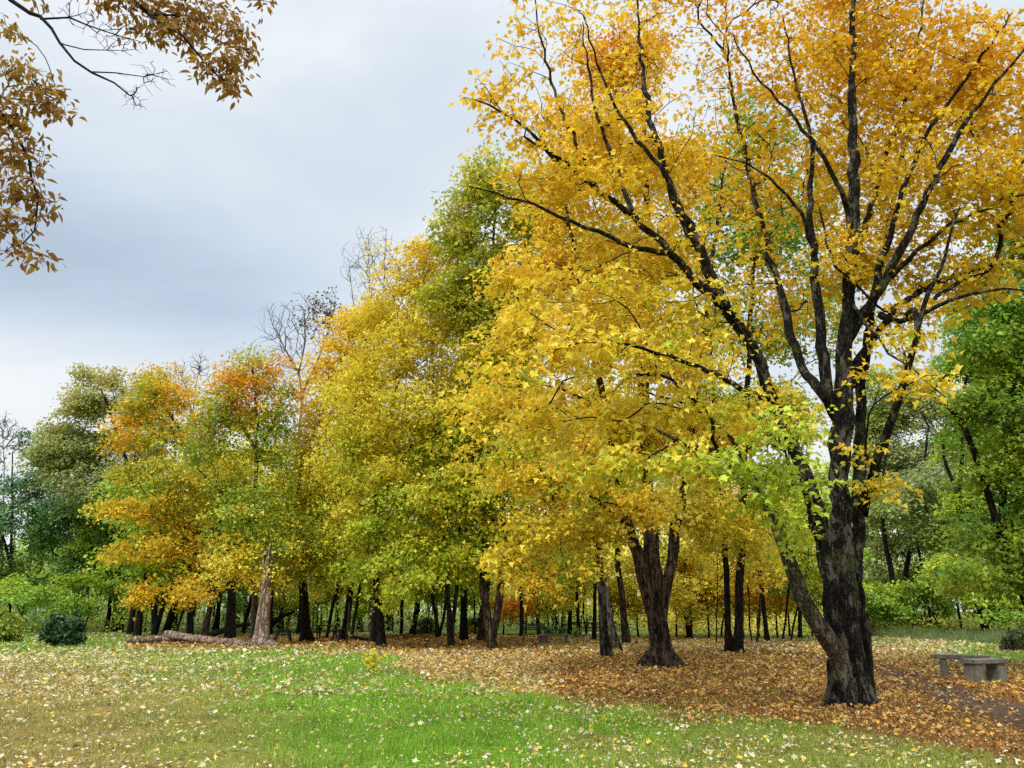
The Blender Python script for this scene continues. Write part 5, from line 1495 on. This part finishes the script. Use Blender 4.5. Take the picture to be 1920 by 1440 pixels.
def brush_pile():
    rs = np.random.RandomState(14)
    g = ground_pt(1690, 1190)
    ac = Acc()
    for k in range(420):
        c = g + np.array([rs.uniform(-2.6, 4.0), rs.uniform(-.8, .8), 0])
        top = 1.5 * math.exp(-((c[0] - g[0] + .2) / 2.2) ** 2) + .35
        z = rs.uniform(0, 1) ** .7 * top
        l = rs.uniform(.5, 1.3); a = rs.uniform(0, 6.283); el = rs.uniform(-.25, .6)
        d = np.array([math.cos(a) * math.cos(el), math.sin(a) * math.cos(el) * .6, math.sin(el)]) * l
        m = c + (0, 0, z)
        pts = np.array([m - d, m + (0, 0, .18 * l) + rs.normal(size=3) * .08, m + d])
        pts[:, 2] = np.maximum(pts[:, 2], g[2] + .02)
        v, q, t = tube(pts, [.022, .018, .008], 4); ac.add(v, q, t)
    o = ac.build('brush_pile', M['bark_grey'], None, g, smooth=False)
    tag(o, 'heap of grey cut branches at the wood edge, behind the tall grass', 'brush pile')


def yellow_sprout():
    rs = np.random.RandomState(21)
    g = ground_pt(690, 1262)
    s = mpp(690, 1262, g[1])
    root = tag(empty('seedling', g), 'tiny bright yellow maple seedling alone in the lawn', 'young tree')
    ac = Acc(); tips = []
    spec = [((0, 0), (4, -14), (10, -26), (9, -40)), ((4, -14), (-2, -18), (-6, -20)), ((10, -26), (20, -28), (30, -30)), ((10, -28), (2, -34), (-4, -30)), ((4, -10), (10, -12), (14, -10))]
    for q in spec:
        pts = np.array([g + np.array([a * s, rs.normal() * .03, -b * s]) for a, b in q])
        pts = resample(pts, .08, .004, rs)
        v, f, t = tube(pts, np.linspace(.009, .004, len(pts)), 5); ac.add(v, f, t)
        for p in pts[len(pts) // 3:]: tips.append(p)
    ac.build('stem', M['bark_brown'], root, g)
    tips = np.array(tips)
    n = 150
    i = rs.randint(0, len(tips), n)
    p = tips[i] + rs.normal(size=(n, 3)) * .05
    nr = np.c_[rs.normal(size=(n, 2)) * .5, np.ones(n)] + np.array([0, -.6, 0])
    ax = rs.normal(size=(n, 3)) + (0, 0, -.4)
    col = np.array([(0.72, 0.62, 0.02), (0.6, 0.6, 0.03), (0.8, 0.6, 0.02)])[rs.randint(0, 3, n)]
    leaves_mesh('leaves', p, nr, ax, .07 * rs.uniform(.7, 1.3, n), col, 'maple', M['leaf'], root, g)


def tall_grass():
    rs = np.random.RandomState(33)
    V = []; Cc = []
    n = 60000
    px = rs.uniform(1610, 2150, n); py = rs.uniform(1186, 1217, n)
    up = np.interp(px, [1610, 1700, 1780, 1920, 2150], [1192, 1198, 1203, 1213, 1216])
    k = py < up
    px, py = px[k], py[k]; n = len(px)
    y = CAMZ / np.tan(np.arctan((py - 720) / F) - TILT)
    u = (px - 960) / F; v = (720 - py) / F
    x = u * y / (ct - v * st)
    h = rs.uniform(.25, .8, n) * (0.7 + .4 * wob(np.c_[x, y], 3, .8)); wd = .03
    a = rs.uniform(0, np.pi, n); ln = rs.normal(size=(n, 2)) * .35
    z = gz(x, y)
    p0 = np.stack([x - np.cos(a) * wd, y - np.sin(a) * wd, z], -1); p1 = np.stack([x + np.cos(a) * wd, y + np.sin(a) * wd, z], -1)
    p2 = np.stack([x + ln[:, 0] * h, y + ln[:, 1] * h, z + h], -1)
    t = np.clip(.5 + .4 * wob(np.c_[x, y], 9, .6) + rs.normal(size=n) * .2, 0, 1)
    c = palette([(0.12, 0.26, 0.04), (0.2, 0.26, 0.08), (0.28, 0.3, 0.15), (0.2, 0.28, 0.06)])(t) * rs.uniform(.6, 1.2, n)[:, None]
    o = mesh_obj('tall_grass', np.stack([p0, p1, p2], 1).reshape(-1, 3), np.arange(3 * n).reshape(-1, 3), M['grass'], tint=np.repeat(c, 3, 0))
    tag(o, 'grey-green tall grass and weeds along the wood edge at the right', 'tall grass', kind='stuff')


def undergrowth():
    rs = np.random.RandomState(34)
    n = 60000
    y = rs.uniform(52, 76, n) ; px = rs.uniform(-60, 2000, n)
    x = (px - 960) / F * (y * ct - CAMZ * st)
    top = 0.5 + 1.1 * (0.5 + .5 * wob(np.c_[x, y], 8, .35)) + .9 * sst(1250, 1330, px) * sst(1600, 1500, px)
    dens = 0.25 + .75 * sst(1180, 1280, px) + .3 * sst(300, 100, px)
    k = (rs.uniform(size=n) < dens) & (dist_poly(x, y, GRAVEL) > 2.0)
    # keep lawn glades open in the middle
    k &= ~((y < 60) & (px < 1180))
    x, y, px, top = x[k], y[k], px[k], top[k]; n = len(x)
    z = rs.uniform(0, 1, n) ** .8 * top + .03
    t = np.clip(.35 + .35 * wob(np.c_[x, y], 18, .25) + .45 * sst(1180, 1250, px) * sst(1520, 1450, px) + rs.normal(size=n) * .12, 0, 1)
    c = palette([(0.18, 0.3, 0.06), BGREEN, (0.45, 0.52, 0.07), YEL, (0.76, 0.56, 0.07)])(t) * rs.uniform(.6, 1.2, n)[:, None]
    o = leaves_mesh('undergrowth', np.c_[x, y, z], np.c_[rs.normal(size=(n, 2)) * .6, np.ones(n)] - np.array([0, .5, 0]), rs.normal(size=(n, 3)), .2 * rs.uniform(.6, 1.2, n), c, 'quad', M['leaf'])
    tag(o, 'low bushy undergrowth on the floor of the wood behind the trunks', 'undergrowth', kind='stuff')


def distant_woods():
    rs = np.random.RandomState(35)
    # stems
    ac = Acc()
    for k in range(260):
        y = rs.uniform(66, 112); px = rs.uniform(-80, 2000)
        x = (px - 960) / F * y
        h = rs.uniform(8, 14); r = rs.uniform(.07, .26)
        b = np.array([x, y, -.1])
        ln = rs.normal() * .1
        pts = [b, b + (ln * h * .3, 0, h * .35), b + (ln * h * .5, 0, h * .7), b + (ln * h * .6 + rs.normal() * .3, 0, h)]
        v, q, t = tube(pts, [r, r * .8, r * .6, r * .2], 6); ac.add(v, q, t)
        if rs.uniform() < .5:
            v, q, t = tube([pts[1], pts[1] + (rs.normal() * .8, 0, 2), pts[1] + (rs.normal() * 1.6, 0, 4)], [r * .5, r * .4, r * .15], 5); ac.add(v, q, t)
    nv = ac.n
    V = np.vstack(ac.v)
    # foliage
    m = 1500
    cy = rs.uniform(66, 115, m); cpx = rs.uniform(-90, 2020, m)
    cx = (cpx - 960) / F * cy
    topz = np.interp(cpx, [0, 80, 300, 1200, 1600, 1920], [6.5, 8.5, 10, 12, 18, 20]) * cy / 85
    cz = rs.uniform(0.12, 1, m) * topz
    cnt = 70
    idx = np.repeat(np.arange(m), cnt)
    p = np.c_[cx, cy, cz][idx] + rs.normal(size=(m * cnt, 3)) * np.array([1.5, 1.5, .75])
    p = p[p[:, 2] > .4]; idx = idx[:len(p)]
    n = len(p)
    px = 960 + F * p[:, 0] / p[:, 1]
    t = .22 + .28 * wob(p, 71, .18) + .42 * sst(900, 1250, px) * sst(1600, 1500, px) + .12 * sst(450, 600, px) + rs.normal(size=n) * .09
    c = palette([(0.22, 0.36, 0.09), (0.32, 0.48, 0.08), (0.5, 0.6, 0.08), YEL, (0.82, 0.58, 0.06)])(t) * rs.uniform(.65, 1.2, n)[:, None]
    leaf = leaves_mesh('distant_woods', p, np.c_[rs.normal(size=(n, 2)) * .5, np.ones(n)] - np.array([0, .8, 0]), rs.normal(size=(n, 3)), .42 * rs.uniform(.6, 1.2, n), c, 'quad', M['leaf'])
    tag(leaf, 'hazy mass of far green and yellow trees beyond the nearer trunks', 'woods', kind='stuff')
    o = ac.build('distant_trunks', M['bark_dark'], None)
    tag(o, 'dense thin dark trunks of the far wood', 'woods', kind='stuff')


build_ground()
ribbon('path', PATH, 1.3, M['path'], 'worn dark earth path curving past the stone benches', .35)
ribbon('gravel_path', GRAVEL, 2.2, M['gravel'], 'pale gravel path far back between the trunks')
build_litter()
build_grass()
build_benches()
hero()
big_trees()
bare_trees()
overhang()
forest_trunks()
understory()
bush('bush', 'round dark blue-green bush on the lawn at the left', 116, 1211, 34, 56, 5200, .16, [(0.03, 0.075, 0.025), (0.055, 0.125, 0.04), (0.12, 0.23, 0.08)], 51, 'lobed')
bush('bush', 'yellow-green leafy bush at the left edge of the lawn', 0, 1206, 32, 56, 2000, .16, [(0.14, 0.2, 0.04), (0.3, 0.4, 0.05), (0.5, 0.5, 0.06)], 52)
bush('bush', 'grey-green rounded bush between the leaning trunk and the small V-shaped tree', 797, 1189, 24, 28, 3000, .16, [(0.14, 0.2, 0.1), (0.2, 0.28, 0.14)], 53)
bush('bush', 'pale green bush behind the broad black trunk and gravel path', 888, 1186, 20, 30, 2400, .16, [(0.12, 0.22, 0.1), (0.2, 0.32, 0.12)], 54)
bush('flower_bush', 'low mound of yellow flowers beside the gravel path', 886, 1188.5, 15, 13, 2000, .14, [(0.7, 0.5, 0.03), (0.5, 0.5, 0.04), (0.75, 0.55, 0.03)], 55)
bush('bush', 'small brownish bush at the right edge behind the stone benches', 1900, 1221, 20, 34, 2200, .08, [(0.07, 0.07, 0.03), (0.14, 0.16, 0.05)], 56)
bush('bush', 'bushy shrub with rust leaves at the foot of the far right tree', 1935, 1216, 30, 48, 2600, .12, [(0.2, 0.16, 0.04), (0.14, 0.2, 0.05)], 57)
strap_plants()
logs()
snag()
brush_pile()
yellow_sprout()
tall_grass()
undergrowth()
distant_woods()
